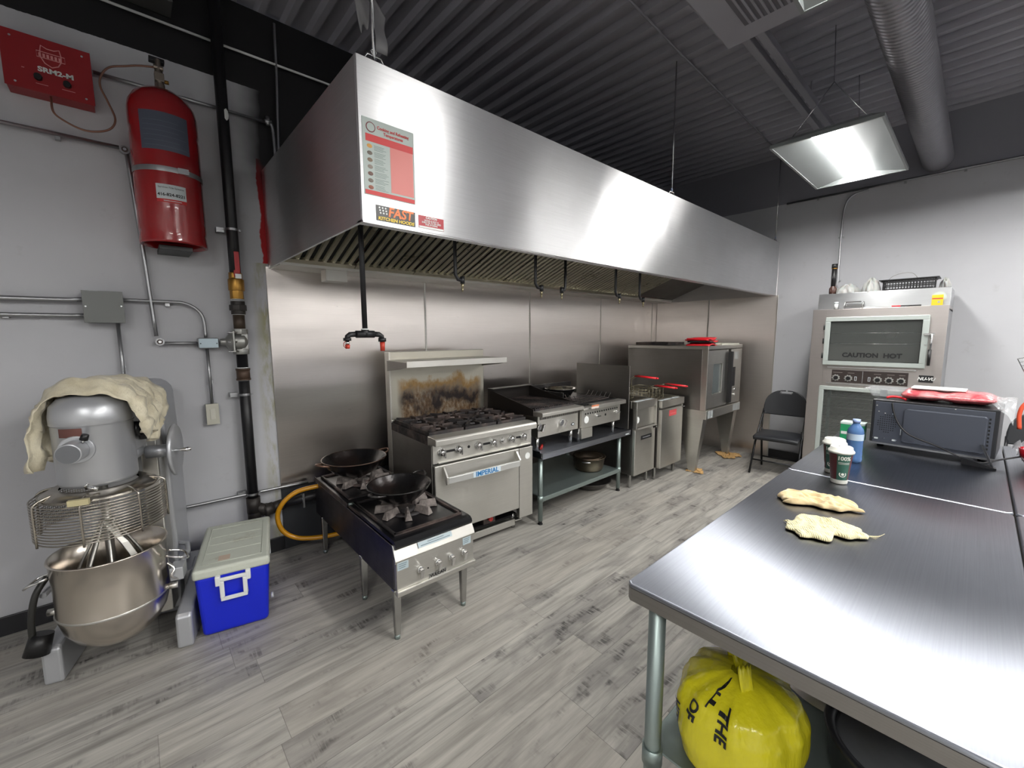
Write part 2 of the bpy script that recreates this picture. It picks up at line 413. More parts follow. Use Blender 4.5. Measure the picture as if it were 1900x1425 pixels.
mb.build('blank_plate', M['steel_dark'], hood, solid=.003)
# suppression nozzle pipes
def droppipe(xa, ya, za, kind, label=None):
    pass
pp = [(.849, 2.0, 2.36, 1.53)]
for (px_, yy, xn, zt, zn, off) in ((1.31, 1.9, 1.36, 2.36, 1.80, .045), (1.915, 1.9, 1.975, 2.36, 1.80, .055), (2.20, 1.9, 2.166, 2.36, 1.80, -.035), (2.785, 1.9, 2.845, 2.36, 1.80, .055), (3.125, 1.9, 3.19, 2.36, 1.79, .06)):
    pz = zn
    path = [(px_, yy, zt), (px_, yy, zn + .02), (px_ + off * .35, yy, zn - .005), (px_ + off, yy, zn - .01)]
    o = MB().tube(path, .0095, 10).build('nozzle_pipe', M['blackpaint'], hood)
    q = MB(); q.cyl((px_ + off, yy, zn + .012), (px_ + off, yy, zn - .025), .013, .013, 12); q.build('elbow', M['blackpaint'], o)
    q = MB(); q.cyl((px_ + off, yy, zn - .025), (px_ + off, yy, zn - .045), .008, .008, 10); q.cyl((px_ + off, yy, zn - .045), (px_ + off, yy, zn - .068), .006, .004, 10); q.build('nozzle', plain('nozzle_brass', rgb(170, 160, 130), .3, .9), o)
o = MB().tube([(.845, 2.0, 2.36), (.845, 2.0, 1.52)], .0125, 12).build('nozzle_pipe', M['blackpaint'], hood)
q = MB(); q.cyl((.845, 2.0, 1.53), (.845, 2.0, 1.495), .018); q.cyl((.80, 2.0, 1.505), (.89, 2.0, 1.505), .0175); q.tube([(.80, 2., 1.505), (.77, 2., 1.503), (.76, 2., 1.495), (.757, 2., 1.478)], .013, 12); q.tube([(.89, 2., 1.505), (.915, 2., 1.503), (.927, 2., 1.495), (.931, 2., 1.475)], .013, 12)
q.cyl((.757, 2, 1.488), (.757, 2, 1.474), .018); q.cyl((.931, 2, 1.486), (.931, 2, 1.468), .019)
q.build('pipe_tee', M['blackpaint'], o)
MB().cyl((.845, 2, 1.532), (.845, 2, 1.526), .0185).build('thread_tape', M['white'], o)
q = MB(); q.cyl((.757, 2, 1.474), (.757, 2, 1.455), .009); q.build('nozzle', M['chrome'], o)
mcap = plain('red_cap', rgb(190, 60, 42), .4)
MB().cyl((.757, 2, 1.455), (.757, 2, 1.437), .012, .009).build('nozzle_cap', mcap, o); MB().cyl((.931, 2, 1.468), (.931, 2, 1.422), .0125, .011).build('nozzle_cap', mcap, o)
MB().tube([(.75, 1.993, 1.478), (.737, 1.99, 1.465), (.735, 1.99, 1.45), (.748, 1.993, 1.438)], .0018, 6).build('cap_strap', plain('red_strap', rgb(150, 50, 40), .4), o)
# lifting eyes
for xa in (.79, 3.157, 5.60):
    MB().tube([(xa - .045, 1.67, HZ1), (xa - .028, 1.67, HZ1 + .03), (xa + .028, 1.67, HZ1 + .03), (xa + .045, 1.67, HZ1)], .004, 8).build('lifting_eye', M['wire'], hood)
MB().box(5.62, 5.67, 1.72, 1.78, 1.97, 1.99).build('end_light', M['steel'], hood) if False else None
for xa, lab in ((.79, 'near rod hanging the steel hood from the ceiling, with a torn plastic scrap'), (3.157, 'thin middle rod hanging the steel hood from the ceiling'), (5.60, 'far thin rod hanging the hood beside the right wall')):
    o = thing('hanger_rod', lab, 'hanger rod', (xa, 1.67, HZ1), 0, 'rods hanging the hood')
    MB().cyl((0, 0, .012), (0, 0, ZC - HZ1 - .002), .0045 if xa > 1 else .0055, seg=10).build('rod', M['wire'], o)
    MB().tube([(0, 0, .03), (.012, 0, .045), (0, 0, .06), (-.012, 0, .045)], .0035, 8, closed=True).build('clip', plain('blue_clip', rgb(90, 110, 150), .4, .6) if xa > 1 else M['wire'], o)
    if xa < 1:
        def scrap(u, v): 
            return (-.004 - .075 * u * (1 - .5 * v) , .012 * math.sin(5 * u + 3 * v), .245 - .02 * u - .10 * v * (.4 + u) + .03 * math.sin(9 * u) * v)
        def scrap2(u, v): return (.004 + .05 * u, .012 * math.sin(6 * v), .25 - .06 * u - .2 * v * (1 - .3 * u))
        MB().grid(scrap, 10, 8).grid(scrap2, 8, 10).build('plastic_scrap', plain('thin_grey_plastic', rgb(150, 150, 152), .4, trans=.3), o, solid=.0015)

# notices on the hood
mred = plain('print_red', rgb(206, 52, 52), .5); mpaper = plain('poster_paper', rgb(178, 189, 184), .5)
t = thing('poster', 'laminated cooking temperatures poster with red header taped to the hood front', 'poster', (.718, HY - .0015, 2.0))
MB().box(0, .220, 0, .0012, .046, .330).build('sheet', mpaper, t)
MB().box(.012, .214, -.0007, 0, .245, .272).build('red_band', mred, t); MB().box(.003, .216, -.0007, 0, .048, .064).build('red_band', mred, t)
MB().box(.112, .213, -.0005, 0, .072, .245).build('red_column', plain('print_pink', rgb(214, 120, 112), .45), t)
text('Cooking and Reheating', .0165, mred, 'title', t, (.128, -.0012, .303), ext=.0003, wide=.88, bold=.0003)
text('Temperatures', .0165, mred, 'title', t, (.128, -.0012, .286), ext=.0003, wide=.88, bold=.0003)
q = MB(); q.cyl((.034, -.0012, .298), (.034, 0, .298), .019, seg=28); o = q.build('badge', plain('print_maroon', rgb(120, 50, 54), .4), t)
MB().cyl((.034, -.0018, .298), (.034, -.0012, .298), .0155, seg=28).build('badge_face', mpaper, o)
q = MB()
for r_ in range(7):
    for c_ in range(4):
        zz = .232 - r_ * .0245 - c_ * .0052; q.box(.045, .045 + .058 * random.uniform(.6, 1), -.0006, 0, zz, zz + .0014)
q.build('printed_lines', plain('print_grey', rgb(120, 135, 130), .5), t)
for r_, cc in enumerate(((206, 150, 70), (110, 100, 90), (130, 110, 90), (140, 130, 120), (110, 80, 70), (120, 110, 100), (150, 90, 70))):
    q = MB(); q.lathe([(.0, .0012), (.006, .001), (.011, 0)], (.027, 0, .228 - r_ * .0255), Matrix(((1, 0, 0), (0, 0, -1), (0, .7, 0))), 14)
    q.build('food_picture', plain('print_food', rgb(*cc), .5), t)
t = thing('sticker', 'black sticker reading FAST KITCHEN HOODS low on the hood front', 'sticker', (.848, HY - .0012, 1.984))
MB().box(-.087, .087, 0, .001, -.030, .030).build('backing', plain('sticker_black', rgb(30, 26, 24), .35), t, bevel=.0004)
q = MB()
for r_ in range(3):
    for c_ in range(3): q.cyl((-.072 + c_ * .013 + r_ * .002, -.0006, .021 - r_ * .010), (-.072 + c_ * .013 + r_ * .002, 0, .021 - r_ * .010), .0035, seg=10)
q.build('dots', M['white'], t)
text('FAST', .050, plain('print_orange', rgb(238, 122, 44), .4), 'lettering', t, (.018, -.0012, .008), bold=.0016, wide=1.0, shear=.15, ext=.0005)
text('KITCHEN HOODS', .0175, plain('print_yellow', rgb(242, 208, 60), .4), 'lettering', t, (0, -.0012, -.0205), bold=.0006, wide=1.12, shear=.12, ext=.0005)
t = thing('sticker', 'small red CAUTION sticker with white lettering beside the black one', 'sticker', (1.013, HY - .0012, 1.983))
MB().box(-.063, .063, 0, .001, -.026, .026).build('backing', plain('sticker_red', rgb(178, 36, 48), .35), t, bevel=.0004)
MB().box(-.061, .061, -.0004, 0, -.0255, -.017).build('strip', M['white'], t)
text('CAUTION', .0125, M['white'], 'lettering', t, (0, -.001, .0185), bold=.0004, ext=.0003)
for k, s_ in enumerate(('HOOD IS NOT A', 'SHELF OR TO BE USED', 'FOR STORING')): text(s_, .0095, M['white'], 'lettering', t, (0, -.001, .007 - k * .0085), bold=.0002, ext=.0003)

# ------------------------------------------------------------------ ceiling lamps
def troffer(loc, label, rz=0):
    t = thing('ceiling_lamp', label, 'ceiling lamp', loc, rz, 'recessed style lamps hung on chains')
    Lx, Ly = .615, .30
    mb = MB()                        # housing: rim plus sloping white reflector pans
    mb.box(-Lx, Lx, -Ly, -Ly + .014, 0, .022); mb.box(-Lx, Lx, Ly - .014, Ly, 0, .022)
    mb.box(-Lx, -Lx + .014, -Ly + .014, Ly - .014, 0, .022); mb.box(Lx - .014, Lx, -Ly + .014, Ly - .014, 0, .022)
    a = Lx - .002; b = Ly - .002; c = Lx - .10; d_ = Ly - .08
    mb.hexa([(-a, -b, .020), (a, -b, .020), (a, b, .020), (-a, b, .020)], [(-c, -d_, .075), (c, -d_, .075), (c, d_, .075), (-c, d_, .075)])
    mb.f = mb.f[:-6] + [f for i, f in enumerate(mb.f[-6:]) if i != 0]; mb.sm = [False] * len(mb.f)
    mb.build('housing', M['pan'], t)
    q = MB(); a = Lx - .014; b = Ly - .014; c = Lx - .04; d_ = .088
    q.add([(-a, -b, .004), (a, -b, .004), (c, -d_, .045), (-c, -d_, .045)], [(0, 1, 2, 3)])
    q.add([(-a, b, .004), (a, b, .004), (c, d_, .045), (-c, d_, .045)], [(0, 1, 2, 3)])
    q.add([(-a, -b, .004), (-a, b, .004), (-c, d_, .045), (-c, -d_, .045)], [(0, 1, 2, 3)])
    q.add([(a, -b, .004), (a, b, .004), (c, d_, .045), (c, -d_, .045)], [(0, 1, 2, 3)])
    q.build('reflector', M['pan'], t, solid=.002)
    q = MB(); n = 10; pr = [(-.088 + .176 * i / n, .042 - .022 * math.sin(PI * i / n)) for i in range(n + 1)]
    q.prism(pr + [(.088, .046), (-.088, .046)], 'x', -c + .005, c - .005); q.build('diffuser', M['diff'], t)
    for sx in (-1, 1):
        MB().tube([(sx * .5, -.2, .075), (sx * .42, 0, .38), (sx * .40, .02, ZC - loc[2])], .003, 6).build('hanging_chain', M['wire'], t)
        MB().tube([(sx * .5, .2, .075), (sx * .42, 0, .38)], .003, 6).build('hanging_chain', M['wire'], t)
    return t
T1 = troffer((3.985, .78, 2.76), 'lit rectangular lamp hung on chains over the middle of the room')
c2 = onZ(1495, 2, 2.76)
T2 = troffer((1.79, -.03, 2.76), 'lit rectangular lamp whose corner shows at the top edge', PI / 2)
for (a, b, s_) in ((4.4, -.85, 'second lamp row, nearer the right wall'), (1.47, -1.2, 'second lamp row, middle'), (-1.2, -.5, 'added to the second row, far left'), (-1.2, -2.8, 'added third row, far left'), (3.985, -2.8, 'added third row, nearer the right wall'), (1.47, -2.8, 'added third row, middle'), (3.985, -4.15, 'added row by the front wall, nearer the right wall'), (1.47, -4.15, 'added row by the front wall, middle')):
    T = dup(T1, (a, b, 2.76), 0, 'unseen lit rectangular lamp, ' + s_)  # lamps out of view; left, third and front rows added as fill light

# ceiling cassette unit
t = thing('air_unit', 'dark painted square air unit with a louvred grille on the ceiling', 'air unit', (1.99, .59, 3.0))
MB().box(-.50, .50, -.44, .44, 0, .12).build('casing', M['ceilmetal'], t, bevel=.012)
q = MB()
for k in range(22): q.box(-.36, .36, -.30 + k * .0275, -.30 + k * .0275 + .010, -.008, .004)
q.build('grille', plain('grille_slats', rgb(140, 139, 146), .5), t)
MB().box(-.37, .37, -.31, .31, -.002, .002).build('grille_back', plain('grille_dark', rgb(92, 90, 96), .6), t)
MB().cyl((0, 0, .12), (0, 0, .498), .03, seg=10).build('hanger', M['ceilmetal'], t)
# steel joist pair along the ceiling, conduits, duct
t = thing('ceiling_channel', 'pair of dark painted steel channels along the ceiling above the lit lamp', 'channel', (0, 0, 0))
for yy in (1.005, 1.085): MB().box(2.45, XR - .002, yy, yy + .045, 3.27, 3.32).build('channel', M['ceilmetal'], t, bevel=.004)
for xx in (2.9, 4.2, 5.4): MB().cyl((xx, 1.07, 3.31), (xx, 1.07, ZC), .006, seg=8).build('hanger', M['ceilmetal'], t)
tag(MB().tube([(1.9, 1.56, 3.49), (3.1, 1.60, 3.485), (5.68, 1.66, 3.485)], .007, 8).build('ceiling_wire', M['ceilmetal']), 'thin conduit running along the dark ceiling above the middle hanger rod', 'conduit')
q = MB(); prof = []
xx = 2.495; k = 0; ring = []
while xx < XR - .01: ring += [(xx, .098), (xx + .006, .107), (xx + .030, .107)]; xx += .036; k += 1
ring.append((XR - .001, .098))
q.lathe([(r_, h_) for h_, r_ in ring], (0, .40, 3.10), Matrix(((0, 0, 1), (1, 0, 0), (0, 1, 0))), 28)
q.box(3.2, 3.23, .39, .41, 3.2, ZC).box(4.9, 4.93, .39, .41, 3.2, ZC)
tag(q.build('spiral_duct', plain('duct_paint', rgb(150, 149, 156), .32, .3)), 'round ribbed air duct running along the ceiling into the right wall', 'duct')
# conduit along the top of the right wall with one drop
q = MB(); q.cyl((5.675, -4.4, 2.965), (5.675, 1.6, 2.965), .011, seg=10)
q.tube(smooth_path([(5.675, .88, 2.945), (5.675, 1.0, 2.92), (5.675, 1.06, 2.83), (5.675, 1.075, 2.6), (5.675, 1.07, 1.9)], 6), .009, 8)
for zz in (2.05, 2.5): q.box(5.685, 5.699, 1.05, 1.10, zz, zz + .018)
for yy in (-1, .2, .6, 1.3): q.box(5.685, 5.699, yy, yy + .018, 2.94, 2.985)
tag(q.build('wall_conduit', M['emt']), 'thin metal conduit along the top of the right wall dropping behind the bakery oven', 'conduit')

# ================================================================== COOKING LINE
def knob(mb, c, r=.022, d=.03, M3=None):
    pass

# ---------- stock pot burner (front left)
sp = thing('stock_pot_burner', 'low two-burner stock pot stove on steel legs with two woks on it', 'stove', (.855, 1.79, 0), math.radians(-1.0))
W_, D_ = .46, 1.27
mside = steel('blued_side_steel', rgb(92, 90, 98), .34, .5, .25, 0, smudge=.16)
MB().box(0, .012, .03, D_, .252, .485).build('side_panel', mside, sp, bevel=.003)
MB().box(W_ - .012, W_, .03, D_, .252, .485).build('side_panel', mside, sp, bevel=.003)
MB().box(.012, W_ - .012, D_ - .012, D_, .252, .485).build('rear_panel', mside, sp)
MB().box(.012, W_ - .012, .035, D_ - .012, .27, .285).build('bottom_tray', mside, sp)
f = MB().box(.004, W_ - .002, .0, .03, .262, .415).build('front_panel', M['steel'], sp, bevel=.003)
MB().add([(-.002, -.004, .415), (W_ + .008, -.004, .415), (W_ + .004, .03, .487), (.0, .03, .487), (-.002, .004, .40), (W_ + .008, .004, .40), (W_ + .004, .04, .487), (0, .04, .487)], [(0, 1, 2, 3), (4, 7, 6, 5), (0, 4, 5, 1), (1, 5, 6, 2), (3, 2, 6, 7), (0, 3, 7, 4)]).build('sloped_panel', M['steel'], sp, bevel=.002)
MB().box(.0, W_ + .006, -.012, .03, .235, .262).build('bottom_rail', M['steel'], sp, bevel=.004)
# top: black castings with rounded front nose
q = MB(); nose = [(.04, .470)] + [(.04 + .045 * math.cos(a_) - .045 + .0, .470 + .045 * math.sin(a_)) for a_ in []]
nose = [(.012, .468), (.004, .482), (.008, .497), (.022, .507), (.045, .510), (.62, .510), (.62, .490), (.05, .490), (.03, .468)]
q.prism(nose, 'x', .006, W_ - .004); q.build('front_casting', M['enamel'], sp)
q = MB(); q.box(.006, W_ - .004, .625, 1.25, .490, .508); q.build('rear_casting', M['enamel'], sp, bevel=.003)
MB().box(.0, .006, .64, D_, .485, .512).build('edge_guard', M['iron'], sp, bevel=.001)
MB().cyl((.004, .615, .512), (.03, .61, .512), .008).build('grate_pin', M['galv'], sp)
def tri_grate(cx, cy, name, par):
    q = MB()
    for k in range(8):               # radial lifting ribs
        a_ = 2 * PI * k / 8 + PI / 8; c_, s_ = math.cos(a_), math.sin(a_)
        Mx = Matrix(((c_, -s_, 0), (s_, c_, 0), (0, 0, 1)))
        def T(x, y, z): 
            v = Mx @ Vector((x, y, 0)); return (cx + v.x, cy + v.y, z)
        q.hexa([T(.065, -.016, .512), T(.175, -.020, .512), T(.175, .020, .512), T(.065, .016, .512)], [T(.075, -.005, .553), T(.165, -.006, .553), T(.165, .006, .553), T(.075, .005, .553)])
    return q.build(name, M['ash'], par, bevel=.003)
for cy in (.335, .955):
    g = MB(); g.box(.03, W_ - .03, cy - .27, cy - .255, .508, .522).box(.03, W_ - .03, cy + .255, cy + .27, .508, .522).box(.03, .045, cy - .27, cy + .27, .508, .522).box(W_ - .045, W_ - .03, cy - .27, cy + .27, .508, .522)
    g = g.build('grate', M['iron'], sp, bevel=.003)
    tri_grate(W_ / 2, cy, 'grate_ribs', g)
    b = MB(); b.lathe([(.0, .512), (.03, .524), (.05, .522), (.055, .510)], (W_ / 2, cy, 0), seg=24); b.lathe([(.075, .510), (.08, .520), (.105, .520), (.11, .510)], (W_ / 2, cy, 0), seg=28); b.build('burner_ring', M['iron'], sp)
mleg = plain('polished_leg', rgb(176, 176, 174), .24, 1.0)
for (lx, ly) in ((-.004, .012), (W_ - .07, .012), (-.002, .43), (W_ - .06, .43), (-.004, 1.12), (W_ - .06, 1.12)):
    q = MB(); t0 = [(lx + .014, ly + .0, .27), (lx + .05, ly, .27), (lx + .05, ly + .036, .27), (lx + .014, ly + .036, .27)]
    q.hexa([(lx - .0, ly + .004, .02), (lx + .026, ly + .004, .02), (lx + .026, ly + .03, .02), (lx, ly + .03, .02)], [(lx - .004, ly, .262), (lx + .036, ly, .262), (lx + .036, ly + .034, .262), (lx - .004, ly + .034, .262)])
    l = q.build('leg', mleg, sp, bevel=.004)
    MB().cyl((lx + .013, ly + .017, 0), (lx + .013, ly + .017, .022), .014, seg=14).build('foot', M['galv'], l)
for kx in (.128, .231, .311, .391):
    q = MB(); q.cyl((kx, -.002, .330), (kx, -.012, .330), .017, seg=20); q.cyl((kx, -.012, .330), (kx, -.022, .330), .010)
    q.hexa([(kx - .008, -.022, .290), (kx + .008, -.022, .290), (kx + .007, -.012, .290), (kx - .007, -.012, .290)], [(kx - .010, -.036, .342), (kx + .010, -.036, .342), (kx + .008, -.014, .342), (kx - .008, -.014, .342)])
    q.build('valve_knob', M['chrome'], sp, bevel=.003)
MB().cyl((.174, -.0015, .320), (.174, .002, .320), .004).build('pilot_hole', M['hole'], sp)
mlab = plain('pale_blue_label', rgb(176, 192, 198), .4)
o = MB().box(.126, .325, -.010, -.0085, .435, .462).build('caution_label', mlab, sp); o.rotation_euler = (0, 0, 0)
o.location = (0, 0, 0)
Mr = Matrix.Rotation(-.43, 4, 'X'); o.matrix_local = Matrix.Translation((0, .018, .450)) @ Mr @ Matrix.Translation((0, 0, -.450))
mfine = plain('fine_print', rgb(96, 108, 116), .5)
MB().box(.18, .275, -.0108, -.010, .4515, .4545).build('printed_line', mfine, o); MB().box(.14, .312, -.0108, -.010, .4415, .4445).build('printed_line', mfine, o)
for (a_, b_) in ((.008, .066), (.388, .440)):
    o = MB().box(a_, b_, -.0012, 0, .366, .405).build('rating_label', mlab, sp)
    for k_ in range(3): MB().box(a_ + .006, b_ - .008 - .004 * k_, -.0018, -.0012, .396 - k_ * .010, .3985 - k_ * .010).build('printed_line', mfine, o)
pl_ = MB().box(.178, .281, -.0035, 0, .258, .286).build('name_plate', plain('plate_silver', rgb(178, 178, 176), .3, .9), sp, bevel=.001)
text('VULCAN', .0235, M['ink'], 'lettering', pl_, (.2295, -.0045, .272), bold=.0004, wide=1.0, ext=.0004)

# ---------- woks
def wok(name, label, loc, r, depth, rz, mat, rim, tilt=(0, 0)):
    t = thing(name, label, 'wok', loc, rz, 'woks on the stock pot burner')
    prof = [(0, 0), (r * .30, depth * .03), (r * .58, depth * .22), (r * .82, depth * .58), (r, depth)]
    sm = []
    for i in range(9):
        u = i / 8; sm.append((r * math.sin(u * 1.12) / math.sin(1.12), depth * (1 - math.cos(u * 1.12)) / (1 - math.cos(1.12))))
    inner = [(a_ * .975, b_ + .006 * (1 - b_ / depth) + (.0 if b_ < depth else 0)) for a_, b_ in sm]
    q = MB(); q.lathe(sm + [(r + .003, depth + .003), (r - .002, depth + .004)] + inner[::-1], seg=44); b = q.build('pan', mat, t)
    q = MB(); q.tube([((r + .0) * math.cos(a_), (r + .0) * math.sin(a_), depth + .002) for a_ in [2 * PI * k / 44 for k in range(44)]], .0028, 6, closed=True); q.build('rim', rim, b)
    for s_ in (-1, 1):
        pts = smooth_path([(s_ * (r - .012), -.045, depth * .93), (s_ * (r + .03), -.036, depth + .002), (s_ * (r + .052), 0, depth + .008), (s_ * (r + .03), .036, depth + .002), (s_ * (r - .012), .045, depth * .93)], 5)
        MB().tube(pts, .006, 8).build('handle', rim, t)
    t.rotation_euler = (tilt[0], tilt[1], rz); return t
mwok = NT('seasoned_wok'); nz = mwok.noise(mwok.coord('Object'), 38, 4, .7); mwok.p(color=mwok.mix(mwok.range(mwok.noise(mwok.coord('Object'), 6, 3, .6), .5, .7, 0, .6), rgb(22, 21, 22), rgb(44, 30, 26)), rough=.24, metal=.35, spec=.6); mwok.bump(nz, .45, .004)
mrust = plain('worn_rim', rgb(118, 92, 78), .4, .7); mbl = plain('dark_rim', rgb(70, 68, 68), .3, .8)
wok('wok', 'rusty-rimmed wok on the rear burner with a handle towards the wall corner', (.855 + .195, 1.79 + .962, .556), .205, .128, math.radians(8), mwok.m, mrust)
w2 = wok('wok', 'black wok with a little brown oil on the front burner', (.855 + .205, 1.79 + .345, .556), .176, .108, math.radians(25), mwok.m, mbl)
MB().lathe([(0, .018), (.062, .018), (.066, .0185)], seg=30, sy=.75).build('oil', plain('brown_oil', rgb(120, 74, 36), .08, coat=1.0), w2)
q = MB()
for k in range(9): q.lathe([(0, .004), (.007, .002), (.010, -.001)], (-.08 + .018 * k + random.uniform(-.005, .005), -.06 + random.uniform(-.02, .02), .03 + .0008 * k), seg=7)

# ---------- yellow gas hose and gas pipe
tag(MB().tube(smooth_path([(.93, 2.98, .462), (.85, 2.99, .463), (.74, 3.0, .452), (.66, 3.02, .39), (.628, 3.04, .30), (.65, 3.02, .20), (.73, 2.99, .135), (.86, 2.94, .115), (1.0, 2.9, .115)], 8), .0155, 12).build('gas_hose', plain('yellow_hose', rgb(214, 150, 20), .28, coat=.4)), 'yellow coated gas hose looping beside the stock pot stove', 'hose')

# ---------- six burner range with oven
rg = thing('oven_range', 'six-burner gas range with an oven, stained steel backguard and a shelf above', 'range', (1.362, 2.222, 0), math.radians(-3.6)); rg.scale = (.975, 1, 1)
RW = .87
q = MB(); q.prism([(.0, .802), (.0, .838), (.012, .849), (.07, .852), (.115, .852), (.115, .79), (.06, .80), (.02, .80)], 'x', -.002, .868)
q.build('front_ledge', M['steel'], rg, bevel=.004)
MB().box(.0, .006, .07, .70, .12, .79).build('side_panel', M['steel_dark'], rg)
MB().box(RW - .006, RW, .07, .70, .12, .79).build('side_panel', M['steel_dark'], rg)
MB().box(.0, .006, .115, .70, .79, .85).box(RW - .006, RW, .115, .70, .79, .85).build('top_rail', M['iron'], rg) if False else MB().box(-.001, .007, .115, .70, .79, .845).build('top_rail', M['iron'], rg)
MB().box(RW - .007, RW + .001, .115, .70, .79, .845).build('top_rail', M['iron'], rg)
MB().box(.006, RW - .006, .06, .10, .672, .80).build('control_panel', M['steel'], rg, bevel=.003)
MB().box(.04, .845, .048, .06, .672, .682).build('panel_lip', M['steel'], rg, bevel=.002)
MB().box(.006, RW - .006, .075, .66, .115, .66).build('oven_body', plain('oven_shadow_black', rgb(30, 30, 32), .5), rg) if False else None
MB().box(.006, .73, .09, .69, .19, .67).build('oven_body', plain('oven_body_black', rgb(26, 26, 28), .5), rg)
dr = MB().box(.010, .728, .045, .09, .197, .660).build('door', M['steel'], rg, bevel=.005)
for hx in (.070, .690): MB().prism([(.045, .652), (.03, .645), (-.012, .592), (-.014, .545), (.0, .54), (.045, .60)], 'x', hx - .004, hx + .010).build('handle_bracket', M['steel'], dr, bevel=.002)
hb = MB().box(.080, .690, -.012, .006, .545, .588).build('handle', plain('handle_aluminium', rgb(212, 213, 211), .35, .6), dr, bevel=.004)
MB().box(.272, .505, -.0132, -.0122, .548, .586).build('name_label', plain('label_light', rgb(206, 220, 228), .4), hb)
text('IMPERIAL', .047, plain('lettering_blue', rgb(38, 118, 178), .4), 'lettering', hb, (.3885, -.0142, .567), bold=.0012, wide=1.02, ext=.0004)
pn = MB().box(.736, RW, .052, .09, .112, .655).build('side_access_panel', M['steel'], rg, bevel=.003)
MB().cyl((.816, .050, .587), (.816, .053, .587), .025, seg=32).build('round_sticker', M['white'], pn)
for kx, big in ((.069, 0), (.197, 0), (.361, 0), (.489, 0), (.578, 1), (.658, 0), (.776, 0)):
    q = MB()
    if big: q.cyl((kx, .06, .742), (kx, .045, .742), .024, .022, 20); q.cyl((kx, .045, .742), (kx, .025, .742), .014, .012, 16)
    else:
        q.cyl((kx, .06, .742), (kx, .045, .742), .029, .027, 24); q.lathe([(.027, 0), (.024, .014), (.013, .020), (0, .021)], (kx, .045, .742), Matrix(((1, 0, 0), (0, 0, -1), (0, 1, 0))), 22, sx=.7)
        q.obox((kx + .005, .026, .742), (.010, .03, .054))
    k_ = q.build('burner_knob', M['chrome'], rg)
    if kx in (.069, .361, .658):
        MB().box(kx + .022, kx + .108, .057, .06, .735, .750).build('marking_strip', M['ink'], k_)
MB().cyl((.285, .058, .745), (.285, .062, .745), .010).build('igniter_hole', M['hole'], rg)
# kick area
MB().box(.30, .80, .16, .66, .085, .10).build('bottom_tray', plain('sooty_tray', rgb(30, 29, 31), .5), rg)
MB().box(.02, .742, .115, .13, .035, .085).build('kick_rail', M['steel'], rg, bevel=.003)
MB().box(.735, .800, .10, .60, .07, .082).build('leg_bracket', M['steel'], rg, bevel=.002)
MB().cyl((.50, .10, .155), (.50, .13, .155), .017).build('gas_valve_button', plain('red_button', rgb(196, 60, 58), .4), rg)
MB().box(.45, .56, .13, .20, .11, .19).build('gas_valve', M['iron'], rg, bevel=.004)
for (lx, ly) in ((.03, .16), (.755, .16), (.03, .62), (.755, .62)):
    q = MB(); q.cyl((lx, ly, .0), (lx, ly, .03), .018, .016, 14); q.cyl((lx, ly, .03), (lx, ly, .12), .012, .016, 14); q.build('leg', mleg, rg)
# cooktop
MB().box(.007, RW - .007, .115, .70, .80, .815).build('drip_top', plain('sooty_top', rgb(24, 23, 24), .5), rg)
for gi in range(3):
    for gj in range(2):
        cx, cy = .15 + gi * .285, .255 + gj * .285; z0, z1 = .835, .876
        q = MB(); h_ = .136
        q.box(cx - h_, cx + h_, cy - h_, cy - h_ + .012, z0, z1 - .004).box(cx - h_, cx + h_, cy + h_ - .012, cy + h_, z0, z1 - .004).box(cx - h_, cx - h_ + .012, cy - h_, cy + h_, z0, z1 - .004).box(cx + h_ - .012, cx + h_, cy - h_, cy + h_, z0, z1 - .004)
        for k in range(8):
            a_ = 2 * PI * k / 8; c_, s_ = math.cos(a_), math.sin(a_); r1_ = h_ - .01 if k % 2 == 0 else h_ * 1.28
            Mx = Matrix(((c_, -s_, 0), (s_, c_, 0), (0, 0, 1))); r0_ = .035 if k % 2 == 0 else .06
            q.obox((cx + c_ * (r0_ + r1_) / 2, cy + s_ * (r0_ + r1_) / 2, z1 - .008), (r1_ - r0_, .017, .034), Mx)
        q.lathe([(.052, z1 - .014), (.058, z1 - .002), (.066, z1 - .002), (.07, z1 - .014)], (cx, cy, 0), seg=8)
        g = q.build('grate', M['iron'], rg, bevel=.002)
        MB().lathe([(0, .838), (.032, .836), (.042, .828), (.044, .815)], (cx, cy, 0), seg=20).build('burner', M['ash'], g)
# backguard: steel with heat tint and burnt grease that belongs to the metal
m = NT('burnt_backguard'); ob = m.coord('Object'); x, y, z = m.xyz(ob)
n1 = m.noise(m.mapping(ob, (7, 1, 5)), 1, 4, .65); n2 = m.noise(m.mapping(ob, (42, 1, 22)), 1, 4, .7); n3 = m.noise(m.mapping(ob, (3.1, 1, 2.2), (1.7, 0, 0)), 1, 2, .5)
hgt = m.math('ADD', m.math('SUBTRACT', 1.165, z), m.math('MULTIPLY', m.math('SUBTRACT', n1, .5), .3))
edge = m.math('MULTIPLY', m.range(x, .05, .11), m.math('SUBTRACT', 1.0, m.range(x, .80, .85)))
burn = m.math('MULTIPLY', m.range(hgt, .0, .14), edge)
dk = m.math('MULTIPLY', m.math('MULTIPLY', m.range(m.math('ADD', hgt, m.math('MULTIPLY', m.math('SUBTRACT', n2, .5), .22)), .06, .17), m.math('SUBTRACT', 1.0, m.range(m.math('ADD', hgt, m.math('MULTIPLY', n3, .2)), .30, .36))), edge)
tint = m.math('MULTIPLY', m.range(m.math('ADD', hgt, m.math('MULTIPLY', n3, .1)), .03, .09), m.math('SUBTRACT', 1.0, m.range(m.math('ADD', hgt, m.math('MULTIPLY', n3, .1)), .12, .2)))
